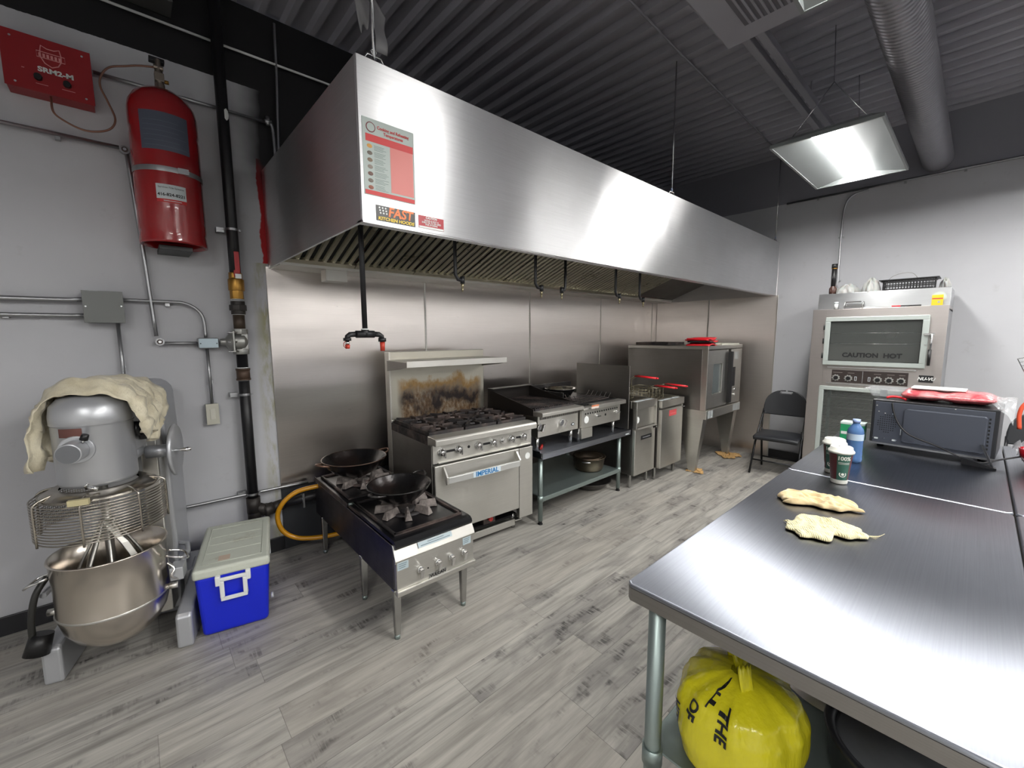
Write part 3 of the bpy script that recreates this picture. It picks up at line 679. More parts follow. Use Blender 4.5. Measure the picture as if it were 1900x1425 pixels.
col = m.mix(m.math('MULTIPLY', m.math('MULTIPLY', tint, edge), .9), rgb(180, 176, 164), rgb(158, 124, 72)); col = m.mix(burn, col, m.ramp(n2, [(.3, rgb(62, 46, 34)), (.46, rgb(112, 88, 62)), (.62, rgb(140, 128, 112)), (.8, rgb(150, 140, 126))]))
col = m.mix(m.math('MULTIPLY', dk, m.range(m.noise(m.mapping(ob, (5.2, 1, 2.5), (.4, 0, .3)), 1, 3, .6), .36, .5)), col, rgb(34, 26, 26))
m.p(color=col, metal=m.math('SUBTRACT', 1.0, m.math('MULTIPLY', burn, .65)), rough=.42); m.bump(n2, .15, .003)
bgd = MB().box(-.0, RW, .70, .725, .845, 1.375).build('backguard', m.m, rg, bevel=.003)
MB().box(-.002, .012, .70, .78, .20, 1.375).build('backguard_edge', M['steel'], bgd, bevel=.002)
MB().box(.0, RW, .685, .70, .848, .862).build('backguard_foot', M['steel'], bgd, bevel=.002)
sh = MB(); sh.box(-.018, .858, .36, .70, 1.312, 1.318).box(-.018, .858, .352, .36, 1.278, 1.322).build('shelf', M['steel'], rg, bevel=.002)
sh = rg.children[-1]
MB().box(-.0, RW, .716, .724, 1.318, 1.378).build('shelf_upstand', M['steel'], sh, bevel=.002)
q = MB(); q.prism([(.36, 1.312), (.36, 1.28), (.46, 1.262), (.70, 1.235), (.70, 1.312)], 'x', -.018, -.012); q.prism([(.36, 1.312), (.36, 1.28), (.46, 1.262), (.70, 1.235), (.70, 1.312)], 'x', .852, .858)
q.build('shelf_bracket', M['steel_dark'], sh)

# ---------- equipment stand
st = thing('equipment_stand', 'low steel equipment stand with a galvanised undershelf, carrying the charbroiler and griddle', 'stand', (2.262, 2.16, 0))
SL = 1.208
q = MB(); q.box(0, SL, 0, .76, .583, .590).box(0, SL, 0, .012, .545, .590).box(0, .010, 0, .76, .548, .590).box(SL - .010, SL, 0, .76, .548, .590)
q.box(0, .008, .03, .76, .59, .604); q.box(SL - .008, SL, .05, .76, .59, .606); q.box(0, SL, .752, .76, .59, .606)
q.build('top', M['steel_top'], st, bevel=.003)
MB().box(SL - .085, SL - .03, -.0012, 0, .556, .578).build('label_plate', M['label'], st)
for (lx, ly) in ((.035, .06), (SL - .10, .06), (.035, .70), (SL - .10, .70)):
    q = MB(); q.cyl((lx, ly, .03), (lx, ly, .55), .019, seg=18); l = q.build('leg', M['galv'], st)
    q = MB(); q.cyl((lx, ly, 0), (lx, ly, .035), .012, .017, 14); q.cyl((lx, ly, 0), (lx, ly, .008), .02, seg=14); q.build('foot', M['black'], l)
    q = MB(); q.cyl((lx, ly, .185), (lx, ly, .235), .024, seg=18); q.build('clamp', M['galv'], l)
q = MB(); q.box(.045, SL - .11, .045, .715, .218, .224).box(.045, SL - .11, .040, .048, .188, .224).box(.045, SL - .11, .712, .72, .188, .224)
q.build('undershelf', M['galv'], st, bevel=.003)
# ---------- pots
def pot(name, label, loc, r, h, mat, cat='pot', flare=1.12, handles=True, group=None):
    t = thing(name, label, cat, loc, random.uniform(0, 1), group)
    q = MB(); pr = [(0, 0), (r * .86, 0), (r * .95, h * .08), (r, h * .25), (r * flare, h), (r * flare + .007, h + .001), (r * flare + .006, h + .005), (r * flare - .001, h + .004), (r - .004, h * .25), (r * .9, .006), (0, .005)]
    q.lathe(pr, seg=40); q.build('body', mat, t)
    if handles:
        for s_ in (-1, 1): MB().tube(smooth_path([(s_ * (r * flare - .004), -.04, h * .86), (s_ * (r * flare + .032), -.03, h * .9), (s_ * (r * flare + .032), .03, h * .9), (s_ * (r * flare - .004), .04, h * .86)], 4), .005, 8).build('handle', M['chrome'], t)
    return t
mbz = steel('worn_bronze_pan', rgb(120, 106, 92), .34, .3, 0, 0, smudge=.25)
pot('cooking_pot', 'worn brownish metal pot with side handles on the undershelf of the stand', (2.245 + .90, 2.16 + .24, .225), .135, .125, mbz)
pot('mixing_bowl', 'shallow steel bowl nested inside the brownish pot on the undershelf', (2.245 + .885, 2.16 + .235, .300), .11, .055, mbz, 'bowl', 1.17, False)
pot('mixing_bowl', 'wide dark shallow pan on the floor below the stand undershelf', (2.245 + 1.02, 2.16 + .33, .001), .16, .075, plain('dull_pan', rgb(108, 106, 104), .4, .9), 'bowl', 1.35, False)

# ---------- charbroiler
cb = thing('charbroiler', 'countertop gas charbroiler with black grill bars and two chrome knobs, left on the stand', 'charbroiler', (2.258, 2.16, .5905))
CW = .50
q = MB(); q.box(0.01, CW - .004, .06, .66, .115, .28).build('body', M['steel'], cb, bevel=.003)
q = MB(); q.prism([(0, .287), (0, .312), (.012, .318), (.11, .318), (.11, .28), (.02, .285)], 'x', 0.0, CW); q.build('front_ledge', M['steel'], cb, bevel=.003)
q = MB()
for k in range(30): q.box(.03 + k * .0155, .038 + k * .0155, .0585, .0605, .252, .275)
q.build('vent_slots', M['hole'], cb)
q = MB(); sg = [(.10, .28), (.66, .28), (.66, .44), (.58, .425), (.10, .335)]
q.prism(sg, 'x', .0, .010); q.prism(sg, 'x', CW - .010, CW); q.box(0, CW, .648, .66, .28, .445); q.box(0, CW, .585, .665, .44, .447)
q.build('splash_guard', plain('sooty_guard', rgb(46, 42, 40), .42, .5), cb, bevel=.002)
q = MB()
for k in range(23): q.box(.020 + k * .0205, .029 + k * .0205, .10, .64, .325 + .0, .342)
q.box(.015, CW - .015, .095, .105, .318, .333).box(.015, CW - .015, .36, .37, .315, .328)
q.build('grill_grate', M['iron'], cb)
MB().box(.012, CW - .012, .11, .648, .26, .285).build('drip_tray', M['hole'], cb)
for kx in (.030, .285):
    q = MB(); q.cyl((kx, .06, .195), (kx, .046, .195), .034, .030, 22); q.obox((kx, .030, .195), (.018, .036, .06), Matrix.Rotation(.5, 3, 'Y')); k_ = q.build('knob', M['chrome'], cb, bevel=.003)
    MB().box(kx + .03, kx + .062, .057, .06, .197, .212).build('marking', M['ink'], k_)
o = MB().lathe([(0, .002), (.02, .002), (.024, 0)], (.425, .0595, .165), Matrix(((1, 0, 0), (0, 0, -1), (0, .55, 0))), 24).build('badge', M['ink'], cb)
MB().lathe([(0, .003), (.015, .003)], (.425, .0595, .165), Matrix(((1, 0, 0), (0, 0, -1), (0, .5, 0))), 20).build('badge_face', M['label'], o)
for (lx, ly) in ((.04, .10), (CW - .055, .10), (.04, .6), (CW - .055, .6)):
    MB().cyl((lx, ly, .001), (lx, ly, .116), .014, .018, 14).build('leg', mleg, cb)

# ---------- griddle
gd = thing('griddle', 'countertop gas griddle with a row of round vent holes, right on the stand', 'griddle', (2.765, 2.15, .5905))
GW = .60
MB().box(.0, GW - .035, .04, .66, .115, .27).build('body', M['steel'], gd, bevel=.003)
q = MB(); q.prism([(.0, .272), (.0, .302), (.008, .308), (.09, .308), (.09, .27)], 'x', .15, GW); q.prism([(.02, .272), (.02, .280), (.03, .292), (.09, .292), (.09, .27)], 'x', -.0, .15); q.build('front_ledge', M['steel'], gd, bevel=.003)
MB().box(.0, GW - .03, .09, .64, .29, .318).build('griddle_plate', plain('seasoned_plate', rgb(22, 22, 24), .25, .4), gd, bevel=.003)
q = MB(); q.box(.0, GW - .03, .64, .655, .29, .43).box(.0, .01, .25, .64, .31, .40); q.build('splash_guard', plain('dark_guard', rgb(62, 60, 60), .4, .7), gd, bevel=.002)
q = MB()
for k in range(15): q.cyl((.05 + k * .033, .0385, .232 + .004), (.05 + k * .033, .0402, .236), .0085, seg=12)
q.build('vent_holes', M['hole'], gd)
MB().cyl((.335, .0385, .195), (.335, .0402, .195), .011).build('igniter_hole', M['hole'], gd)
for kx in (.205, .50):
    q = MB(); q.cyl((kx, .04, .20), (kx, .028, .20), .018, .015, 20); q.obox((kx, .018, .20), (.05, .02, .014)); q.build('knob', M['chrome'], gd, bevel=.003)
MB().cyl((.062, .0385, .185), (.062, .04, .185), .031, seg=30).build('round_sticker', M['white'], gd)
MB().box(.02, .10, .0385, .04, .222, .229).build('blue_marking', plain('dark_blue_ink', rgb(50, 56, 84), .5), gd) if False else None
tg = MB().box(.075, .175, -.004, .0, .282, .312).build('warning_tag', plain('tag_paper', rgb(222, 206, 196), .5), gd)
MB().box(.075, .175, -.005, -.004, .300, .312).build('orange_band', plain('tag_orange', rgb(206, 120, 80), .5), tg)
MB().box(.0, .15, .04, .30, .025, .113).build('grease_drawer', M['steel'], gd, bevel=.003)
for (lx, ly) in ((-.0 + .01, .08), (GW - .09, .08), (.01, .6), (GW - .09, .6)):
    MB().cyl((lx, ly, .001), (lx, ly, .116), .013, .017, 14).build('leg', mleg, gd)
q = MB(); q.tube([(-.01, .04, .36), (.02, .03, .315), (.07, .03, .310)], .004, 8); q.tube([(GW - .16, .10, .355), (GW - .13, .09, .325)], .004, 8)
tag(MB().tube([(2.70, 2.20, .975), (2.735, 2.18, .918), (2.80, 2.19, .913)], .004, 8).build('wire_hook', M['wire']), 'bent wire handle sticking up between charbroiler and griddle', 'wire hook') if False else None
t = thing('grill_rack', 'black wire rack with upturned ends lying on the griddle plate', 'rack', (2.80, 2.25, .912))
q = MB(); 
for k in range(6): q.tube([(-.01, .0 + k * .05, .06), (.03, k * .05, .006), (.42, k * .05, .006), (.46, k * .05, .05)], .003, 6)
q.build('wires', M['iron'], t)
MB().tube([(.03, -.01, .006), (.03, .26, .006)], .003, 6).build('cross_wire', M['iron'], t); MB().tube([(.42, -.01, .006), (.42, .26, .006)], .003, 6).build('cross_wire', M['iron'], t)
t = thing('mixing_bowl', 'shiny steel bowl standing at the back of the griddle', 'bowl', (3.00, 2.64, .912))
MB().lathe([(0, 0), (.075, 0), (.10, .012), (.14, .075), (.152, .08), (.151, .083), (.137, .08), (.098, .017), (.07, .004), (0, .004)], seg=44).build('bowl', plain('shiny_bowl', rgb(215, 213, 208), .14, 1.0), t)
MB().cyl((2.62, 2.52, .932), (2.62, 2.52, .94), .01) 
tag(MB().box(3.435, 3.443, 2.165, 2.80, .60, 1.205).build('splash_panel', M['steel_dark'], bevel=.003), 'tall upright dark steel splash plate between the griddle and the fryers', 'splash plate')
t = thing('tongs', 'red-handled utensil lying on the stand under the charbroiler', 'utensil', (2.245 + .09, 2.16 + .09, .594), .5)
MB().tube([(0, 0, .012), (.06, .01, .014), (.10, .02, .012)], .011, 8).build('handle', plain('red_handle', rgb(170, 44, 40), .4), t)
MB().box(.10, .22, .012, .03, .008, .012).build('blade', M['chrome'], t)

# ---------- fryers
def fryer(x0, y0, w_, ztop, zb, label, kind):
    t = thing('deep_fryer', label, 'fryer', (x0, y0, 0), 0)
    d_ = .70
    q = MB(); q.box(0, w_, .04, d_, zb, ztop - .07); q.build('cabinet', M['steel_dark'], t, bevel=.003)
    q = MB()                          # open top with a recessed oil tank
    q.box(0, w_, .0, .06, ztop - .075, ztop - .004).box(0, .02, .06, d_, ztop - .07, ztop).box(w_ - .02, w_, .06, d_, ztop - .07, ztop).box(0, w_, d_ - .10, d_, ztop - .07, ztop)
    q.box(0.02, w_ - .02, .06, .10, ztop - .02, ztop - .004)
    q.build('top_frame', M['steel'], t, bevel=.004)
    MB().box(.02, w_ - .02, .10, d_ - .10, ztop - .068, ztop - .05).build('oil', plain('fryer_oil', rgb(44, 36, 26), .08, coat=1), t)
    q = MB(); q.box(.02, w_ - .02, .095, .10, ztop - .05, ztop - .02)
    MB().box(.02, w_ * .48, .02, .055, ztop - .0035, ztop - .002).build('worn_label', M['label'], t); MB().box(w_ * .55, w_ * .85, .02, .055, ztop - .0035, ztop - .002).build('worn_label', M['label'], t)
    MB().box(.0, w_, d_ - .02, d_, ztop, ztop + .22).build('flue_riser', M['steel_dark'], t, bevel=.003)
    if kind == 0:
        MB().add([(0.0, 0, ztop - .075), (w_, 0, ztop - .075), (w_, .0, ztop - .26), (0, .0, ztop - .26)], [(0, 1, 2, 3)])
        q = MB(); q.box(0, .012, .0, .05, ztop - .26, ztop - .075).box(w_ - .012, w_, .0, .05, ztop - .26, ztop - .075).box(.012, w_ - .012, .03, .04, ztop - .26, ztop - .075); q.build('control_recess', M['steel'], t, bevel=.002)
        MB().add([(.012, .0, ztop - .255), (w_ - .012, .0, ztop - .255), (w_ - .012, -.012, ztop - .268), (.012, -.012, ztop - .268)], [(0, 1, 2, 3)]).build('recess_lip', M['steel'], t, solid=.002)
        dr = MB().box(.0, w_ - .004, .012, .04, zb - .0, ztop - .275).build('door', M['steel'], t, bevel=.004)
        o = MB().box(w_ * .28, w_ * .80, .010, .013, ztop - .385, ztop - .345).build('name_plate', M['ink'], dr)
        MB().box(w_ * .36, w_ * .72, .0095, .0102, ztop - .369, ztop - .361).build('plate_lettering', plain('grey_print', rgb(120, 120, 124), .5), o)
        MB().box(w_ - .09, w_ - .01, -.012, .012, ztop - .292, ztop - .278).build('door_pull', M['chrome'], dr, bevel=.002)
        MB().cyl((.0, .0, ztop - .20), (.004, .0, ztop - .20), .03) 
        o = MB().cyl((.062, .027, ztop - .185), (.062, .0295, ztop - .185), .032, seg=28).build('round_sticker', M['white'], t)
    else:
        dr = MB().box(.0, w_ - .03, .0, .04, zb, ztop - .095).build('door', M['steel'], t, bevel=.004)
        MB().box(w_ - .028, w_ - .004, .012, .04, zb, ztop - .08).build('side_post', M['steel'], t, bevel=.002)
        o = MB().box(w_ * .32, w_ * .64, -.0012, 0, ztop - .175, ztop - .115).build('red_badge', plain('badge_red', rgb(196, 74, 78), .4), dr, bevel=.001)
        text('FRYER', .0155, plain('badge_pale', rgb(226, 150, 150), .4), 'lettering', o, (w_ * .48, -.002, ztop - .132), ext=.0003) if False else MB().box(w_ * .36, w_ * .60, -.002, -.0012, ztop - .152, ztop - .146).build('badge_line', plain('badge_pale', rgb(216, 120, 122), .4), o)
        MB().box(w_ - .075, w_ - .01, -.014, .0, ztop - .11, ztop - .098).build('door_pull', M['chrome'], dr, bevel=.002)
    for (lx, ly) in ((.02, .07), (w_ - .05, .07), (.02, d_ - .08), (w_ - .05, d_ - .08)):
        q = MB(); q.box(lx, lx + .028, ly, ly + .028, .001, zb + .01); q.build('leg', mleg, t, bevel=.004)
    return t
fryer(3.49, 2.11, .375, .862, .135, 'left deep fryer with recessed controls and a small black name plate', 0)
fryer(3.885, 2.07, .475, .835, .135, 'right deep fryer with a faded red badge on its door, next to the tall oven', 1)
mbask = plain('basket_wire', rgb(150, 142, 120), .35, .9); mredh = plain('red_grip', rgb(216, 36, 46), .35)
def basket(loc, rz, tilt, label, hz=.055):
    t = thing('fryer_basket', label, 'fryer basket', loc, rz, 'fry baskets with red handles'); t.rotation_euler = (tilt, 0, rz)
    q = MB(); w_, d_, h_ = .15, .30, .12
    for k in range(8):
        a_ = k / 7; q.tube([(-w_ / 2, a_ * d_, h_), (-w_ / 2, a_ * d_, 0), (w_ / 2, a_ * d_, 0), (w_ / 2, a_ * d_, h_)], .0016, 4)
    for k in range(5):
        b_ = -w_ / 2 + w_ * k / 4; q.tube([(b_, 0, h_), (b_, 0, 0), (b_, d_, 0), (b_, d_, h_)], .0016, 4)
    for zz in (.03, .06, .09): q.tube([(-w_ / 2, 0, zz), (w_ / 2, 0, zz), (w_ / 2, d_, zz), (-w_ / 2, d_, zz)], .0016, 4, closed=True)
    q.tube([(-w_ / 2, 0, h_), (w_ / 2, 0, h_), (w_ / 2, d_, h_), (-w_ / 2, d_, h_)], .004, 6, closed=True)
    q.build('basket', mbask, t)
    for s_ in (-1, 1):
        MB().tube([(s_ * .028, -.002, .03), (s_ * .028, -.004, h_ + hz * .6), (s_ * .024, -.07, h_ + hz)], .0035, 6).build('handle_wire', mbask, t)
        MB().tube([(s_ * .024, -.07, h_ + hz), (s_ * .014, -.29, h_ + hz - .008)], .0075, 8).build('grip', mredh, t)
    MB().tube([(-.014, -.29, h_ + hz - .008), (0, -.30, h_ + hz - .008), (.014, -.29, h_ + hz - .008)], .0075, 8).build('grip_end', mredh, t)
    return t
basket((3.62, 2.28, .865), .0, .0, 'fry basket over the left fryer, red handle beside the splash plate', .11)
basket((3.98, 2.27, .802), .0, .0, 'fry basket over the right fryer, its red handle the left one', .05)
basket((4.20, 2.27, .802), .0, .0, 'fry basket over the right fryer, red handle nearest the tall oven', .05)

# ---------- convection oven on tall legs
ov = thing('convection_oven', 'tall steel convection oven on long tapering legs at the far end of the line', 'oven', (4.43, 1.87, 0))
OW, OD = .93, .95
MB().box(0, OW, .06, OD, .69, 1.345).build('body', M['steel_dark'], ov, bevel=.004)
MB().box(-.004, OW + .004, .0, OD, 1.335, 1.372).build('top', M['steel'], ov, bevel=.004)
q = MB(); q.box(-.002, OW, -.01, OD, .595, .69).build('base_panel', M['steel'], ov, bevel=.004)
q = MB()
for k in range(8):
    for (a_, b_) in ((.03, .09), (.10, .16), (.71, .77), (.78, .84), (.85, .91)): q.box(a_, b_, -.0115, -.0098, .608 + k * .010, .612 + k * .010)
q.build('vent_slots', M['label'], ov)
MB().box(-.004, .02, .0, .06, .69, 1.335).build('front_post', M['steel'], ov, bevel=.002)
dr = MB(); dr.frame(.022, .56, .70, 1.325, .15, .012, .05); d_ = dr.build('door', M['steel'], ov, bevel=.003)
MB().box(.17, .41, .03, .036, .85, 1.18).build('window', plain('oven_glass', rgb(70, 78, 78), .08, .0, spec=.9), d_)
MB().box(.555, .60, -.03, .06, .72, 1.30).build('door_handle', M['black'], d_, bevel=.006)
MB().box(.615, OW - .008, .0, .06, .70, 1.325).build('control_panel', M['steel'], ov, bevel=.003)
cp = ov.children[-1]
q = MB()
for k in range(8): q.box(.70, .82, -.0015, .0002, 1.21 + k * .011, 1.214 + k * .011)
q.build('vent', M['label'], cp)
MB().box(.66, .73, -.008, 0, .90, 1.12).build('switch_strip', M['black'], cp, bevel=.002)
for k_ in (.80, .86): MB().cyl((.72, -.02, k_), (.72, 0, k_), .016).build('knob', M['chrome'], cp)
for (lx, ly, sx, sy) in ((.0, .02, 1, 1), (OW, .02, -1, 1), (.0, OD - .02, 1, -1), (OW, OD - .02, -1, -1)):
    q = MB()                         # folded corner leg tapering downwards
    A = [(0, 0), (.20, 0), (.20, .004), (.004, .004), (.004, .16), (0, .16)]; B = [(.01, .08), (.085, .08), (.085, .084), (.014, .084), (.014, .13), (.01, .13)]
    vs = [(lx + sx * u, ly + sy * v, .60) for u, v in [(0, 0), (.11, 0), (.11, .006), (.006, .006), (.006, .20), (0, .20)]] + [(lx + sx * (u), ly + sy * v, .001) for u, v in [(.0, .10), (.055, .10), (.055, .106), (.006, .106), (.006, .19), (.0, .19)]]
    vs = [(lx + sx * u, ly + sy * v, .60) for u, v in [(0, 0), (.10, 0), (.10, .006), (.006, .006), (.006, .26), (0, .26)]] + [(lx + sx * (u), ly + sy * v, .001) for u, v in [(.0, .07), (.055, .07), (.055, .076), (.006, .076), (.006, .14), (.0, .14)]]
    n = 6; q.add(vs, [tuple(range(n)), tuple(range(2 * n - 1, n - 1, -1))] + [(i, (i + 1) % n, (i + 1) % n + n, i + n) for i in range(n)])
    q.build('leg', M['steel'], ov, bevel=.001)
def crumple(r, seed, mat, name, label, cat, loc, flat=.25, n=22, group=None):
    rnd = random.Random(seed); ph = [rnd.uniform(0, 6) for _ in range(6)]
    def fn(u, v):
        a_ = 2 * PI * u; rr = r * (.35 + .65 * v) * (1 + .22 * math.sin(3 * a_ + ph[0]) + .12 * math.sin(7 * a_ + ph[1]))
        h = flat * r * (1 - v) ** .7 * (1 + .5 * math.sin(5 * a_ + ph[2] + 4 * v)) + .012 * abs(math.sin(9 * a_ + ph[3] + 6 * v)) * (r / .12) + .002
        return (rr * math.cos(a_) * v ** .3, rr * math.sin(a_) * v ** .3, h)
    o = MB().grid(fn, n * 2, 8, False).build(name, mat, solid=.003); o.location = loc; return tag(o, label, cat, group)
mpap = plain('kraft_paper', rgb(196, 158, 104), .7)
crumple(.085, 3, mpap, 'cardboard_scrap', 'crumpled brown cardboard under the near oven leg', 'cardboard', (4.49, 1.97, .0), .10)
crumple(.13, 5, mpap, 'cardboard_scrap', 'larger crumpled brown cardboard under the far oven leg', 'cardboard', (5.36, 1.96, .002), .16)
# things on the oven
t = thing('oven_mitts', 'stack of red and black quilted pads on top of the convection oven', 'oven mitts', (4.60, 2.02, 1.376), .15)
for k, (dz, rz_, cc) in enumerate(((0, 0, mredh), (.028, .12, M['black']), (.048, -.1, mredh), (.07, .05, mredh))):
    def fn(u, v, dz=dz, k=k): return ((u - .5) * .30, (v - .5) * .24, dz + .012 * (1 - (2 * u - 1) ** 4) * (1 - (2 * v - 1) ** 4) + .012 * math.sin(4 * u + k))
    o = MB().grid(fn, 12, 10).build('mitt', cc, t, solid=.012); o.rotation_euler = (0, 0, rz_)
t = thing('baking_tray', 'pale flat tray lying on the front edge of the convection oven top', 'tray', (5.04, 1.98, 1.374), .0)
q = MB(); q.box(-.26, .24, -.10, .12, 0, .004).box(-.26, .24, -.10, -.096, .004, .016).box(-.26, .24, .116, .12, .004, .016).box(-.26, -.256, -.10, .12, .004, .016).box(.236, .24, -.10, .12, .004, .016); q.build('tray', plain('pale_tray', rgb(206, 204, 190), .4), t)
t = thing('sheet_pan', 'dark metal sheet pan at the back of the convection oven top', 'sheet pan', (4.68, 2.55, 1.374), 0)
q = MB(); q.box(-.2, .2, -.2, .2, 0, .004).box(-.2, .2, -.2, -.196, .004, .03).box(-.2, .2, .196, .2, .004, .03).box(-.2, -.196, -.2, .2, .004, .03).box(.196, .2, -.2, .2, .004, .03); q.build('pan', M['iron'], t)

# ================================================================== LEFT PART OF THE BACK WALL
mred_p = plain('fire_red_gloss', rgb(158, 22, 28), .22, coat=.6)
mred_b = plain('control_box_red', rgb(146, 24, 30), .42)
mbrass = plain('brass', rgb(170, 128, 62), .32, .9); mfit = plain('malleable_iron', rgb(56, 52, 50), .5, .4)
mcop = plain('copper_tube', rgb(150, 112, 96), .35, .8)
# control box
t = thing('control_box', 'red fire system control box with white crest and SRM2-M lettering', 'control box', (-.33, 3.08, 2.652))
MB().box(0, .288, 0, .098, 0, .240).build('casing', mred_b, t, bevel=.003)
MB().box(-.004, .292, -.003, 0, -.002, .243).build('cover', mred_b, t, bevel=.001)
mpk = plain('crest_pink', rgb(216, 150, 150), .5)
sh_ = [(-.03, .045), (-.012, .036), (.012, .036), (.03, .045), (.034, .02), (.033, -.008), (.022, -.03), (0, -.042), (-.022, -.03), (-.033, -.008), (-.034, .02)]
MB().tube([(.155 + a, -.0035, .165 + b) for a, b in sh_], .0022, 5, closed=True).build('crest', mpk, t)
MB().tube([(.155 + a, -.0035, .165 + b) for a, b in [(-.046, .018), (.046, .018), (.046, -.008), (-.046, -.008)]], .0018, 5, closed=True).build('crest_band', mpk, t)
text('ARMOR', .0165, mpk, 'crest_lettering', t, (.155, -.0042, .170), bold=.0003, ext=.0004) if False else [MB().box(.115 + k * .013, .123 + k * .013, -.0042, -.003, .160, .176).build('crest_mark', mpk, t) for k in range(6)]
text('SRM2-M', .030, M['white'], 'lettering', t, (.166, -.004, .102), bold=.0012, wide=1.15, ext=.0004)
for kx in (.105, .20):
    MB().cyl((kx, -.003, .062), (kx, -.022, .062), .015, .013, 18).build('dial', M['black'], t)
for (a, b) in ((.03, .215), (.262, .215), (.03, .02), (.262, .02)):
    MB().cyl((a, -.003, b), (a, -.006, b), .0045, seg=10).build('screw', M['chrome'], t)
for (a, b, c_) in ((.055, .064, .09), (.095, .135, .034), (.18, .225, .036)): MB().box(a, b, -.0035, -.003, c_ - .001 if c_ > .05 else c_, c_ + .002 if c_ > .05 else c_ + .0022).build('small_print', mpk, t)
tag(MB().tube(smooth_path([(-.192, 3.10, 2.65), (-.190, 3.09, 2.58), (-.155, 3.08, 2.545), (-.093, 3.06, 2.516), (-.035, 3.06, 2.525), (.012, 3.06, 2.555), (.031, 3.06, 2.607), (.010, 3.06, 2.68), (-.012, 3.06, 2.745), (-.004, 3.06, 2.80), (.03, 3.06, 2.85), (.092, 3.06, 2.880), (.15, 3.05, 2.90), (.203, 3.03, 2.905)], 6), .0046, 8).build('copper_line', mcop), 'thin bent copper tube from the red control box to the tank valve', 'tube')
# tank
t = thing('suppressant_tank', 'glossy red fire suppressant tank strapped to the white wall', 'tank', (.222, 3.02, 1.99))
q = MB(); r_ = .147
q.lathe([(.125, .035), (.142, .0), (.148, .0), (.149, .012), (r_ - .003, .06), (r_, .075), (r_, .55), (r_ - .003, .57), (r_, .59), (r_, .675), (.140, .715), (.120, .752), (.085, .783), (.045, .797), (.03, .80), (0, .80)], seg=48)
q.build('cylinder', mred_p, t)
MB().lathe([(.1, .05), (.142, .05), (.142, .0505), (0, .0505)], seg=30).build('base_inside', plain('tank_inside', rgb(40, 10, 12), .6), t)
o = MB().lathe([(r_ + .002, .352), (r_ + .003, .362), (r_ + .002, .378)], seg=40).build('strap', M['emt'], t); MB().box(.03, .075, -r_ - .01, -r_ + .002, .350, .378).build('buckle', M['chrome'], o)
def curved(x0, x1, z0, z1, rr, n=14):  # patch on the cylinder front, x measured along the arc
    def fn(u, v):
        a_ = -PI / 2 + (x0 + (x1 - x0) * u) / rr; return (rr * math.cos(a_), rr * math.sin(a_), z0 + (z1 - z0) * v)
    return MB().grid(fn, n, 2)
curved(-.115, .095, .455, .64, r_ + .0008).build('data_plate', plain('plate_blue_grey', rgb(82, 88, 104), .45), t)
q = MB(); mpl = plain('plate_print', rgb(112, 118, 132), .5)
o = curved(-.068, .058, .215, .288, r_ + .0012).build('service_label', M['label'], t)
curved(-.068, .058, .198, .215, r_ + .0012).build('label_red_band', plain('band_red', rgb(196, 34, 36), .4), t)
def wrap_text(s_, size, mat, zc, rr, parent, x0=0, bold=0.0):
    tx = text(s_, size, mat, 'lettering', parent, ext=.0003, bold=bold)
    tx.rotation_euler = (0, 0, 0)
    for v in tx.data.vertices:
        a_ = -PI / 2 + (v.co.x + x0) / rr; hz = v.co.y + zc; d_ = rr + .0006 + v.co.z; v.co = (d_ * math.cos(a_), d_ * math.sin(a_), hz)
    return tx
wrap_text('Services Fire Systems', .0125, M['ink'], .272, r_ + .0012, t, -.005); wrap_text('416-824-8221', .0205, M['ink'], .236, r_ + .0012, t, -.005, .0006)
curved(-.04, .035, .2045, .2075, r_ + .0018).build('fine_print', M['label'], t)
for k in range(6): curved(-.10, .08 - .03 * (k % 2), .475 + k * .024, .4765 + k * .024, r_ + .0012).build('plate_line', mpl, t)
q = MB(); q.cyl((0, 0, .795), (0, 0, .835), .022).cyl((0, 0, .83), (0, 0, .90), .017).box(-.02, .02, -.02, .02, .845, .885).cyl((-.02, -.0, .915), (.02, 0, .915), .012).cyl((0, 0, .89), (0, 0, .955), .012); q.build('valve', plain('valve_nickel', rgb(150, 140, 128), .3, .9), t, bevel=.002)
MB().cyl((.02, -.005, .85), (.038, -.008, .85), .009).build('valve_port', mbrass, t); MB().box(-.035, .03, .02, .06, .955, .975).build('valve_cap', M['black'], t, bevel=.003)
MB().box(-.072, .072, -.06, .158, -.028, -.005).build('wall_bracket', M['black'], t, bevel=.002)

# conduits
def conduit(pts, r, label, straps=(), cat='conduit'):
    q = MB(); q.tube(smooth_path(pts, 6) if len(pts) > 2 else pts, r, 10)
    for (x, y, z) in straps: q.obox((x, y, z), (.02, .03, .02))
    return tag(q.build('wall_conduit', M['emt'], bevel=0), label, cat)
def elbow_box(x, z, label):
    t = thing('conduit_elbow', label, 'conduit fitting', (x, 3.135, z))
    q = MB(); q.cyl((0, .015, 0), (0, -.012, 0), .021, seg=24); q.build('body', M['emt'], t)
    q = MB(); q.cyl((0, -.012, 0), (0, -.015, 0), .0135, seg=20); q.build('ring', M['iron'], t); MB().cyl((0, -.014, 0), (0, -.018, 0), .007, seg=14).build('centre', M['chrome'], t)
conduit([(-2.5, 3.14, 2.835), (-.335, 3.14, 2.835)], .009, 'upper wall conduit entering the left side of the red control box')
conduit([(-.034, 3.14, 2.838), (.745, 3.14, 2.842)], .009, 'wall conduit running from the red control box behind the tank to the black corner')
conduit([(.77, 3.13, 2.835), (.778, 3.13, 2.80), (.782, 3.13, 2.68), (.782, 3.13, 2.56)], .009, 'short vertical conduit dropping to the top of the hood')
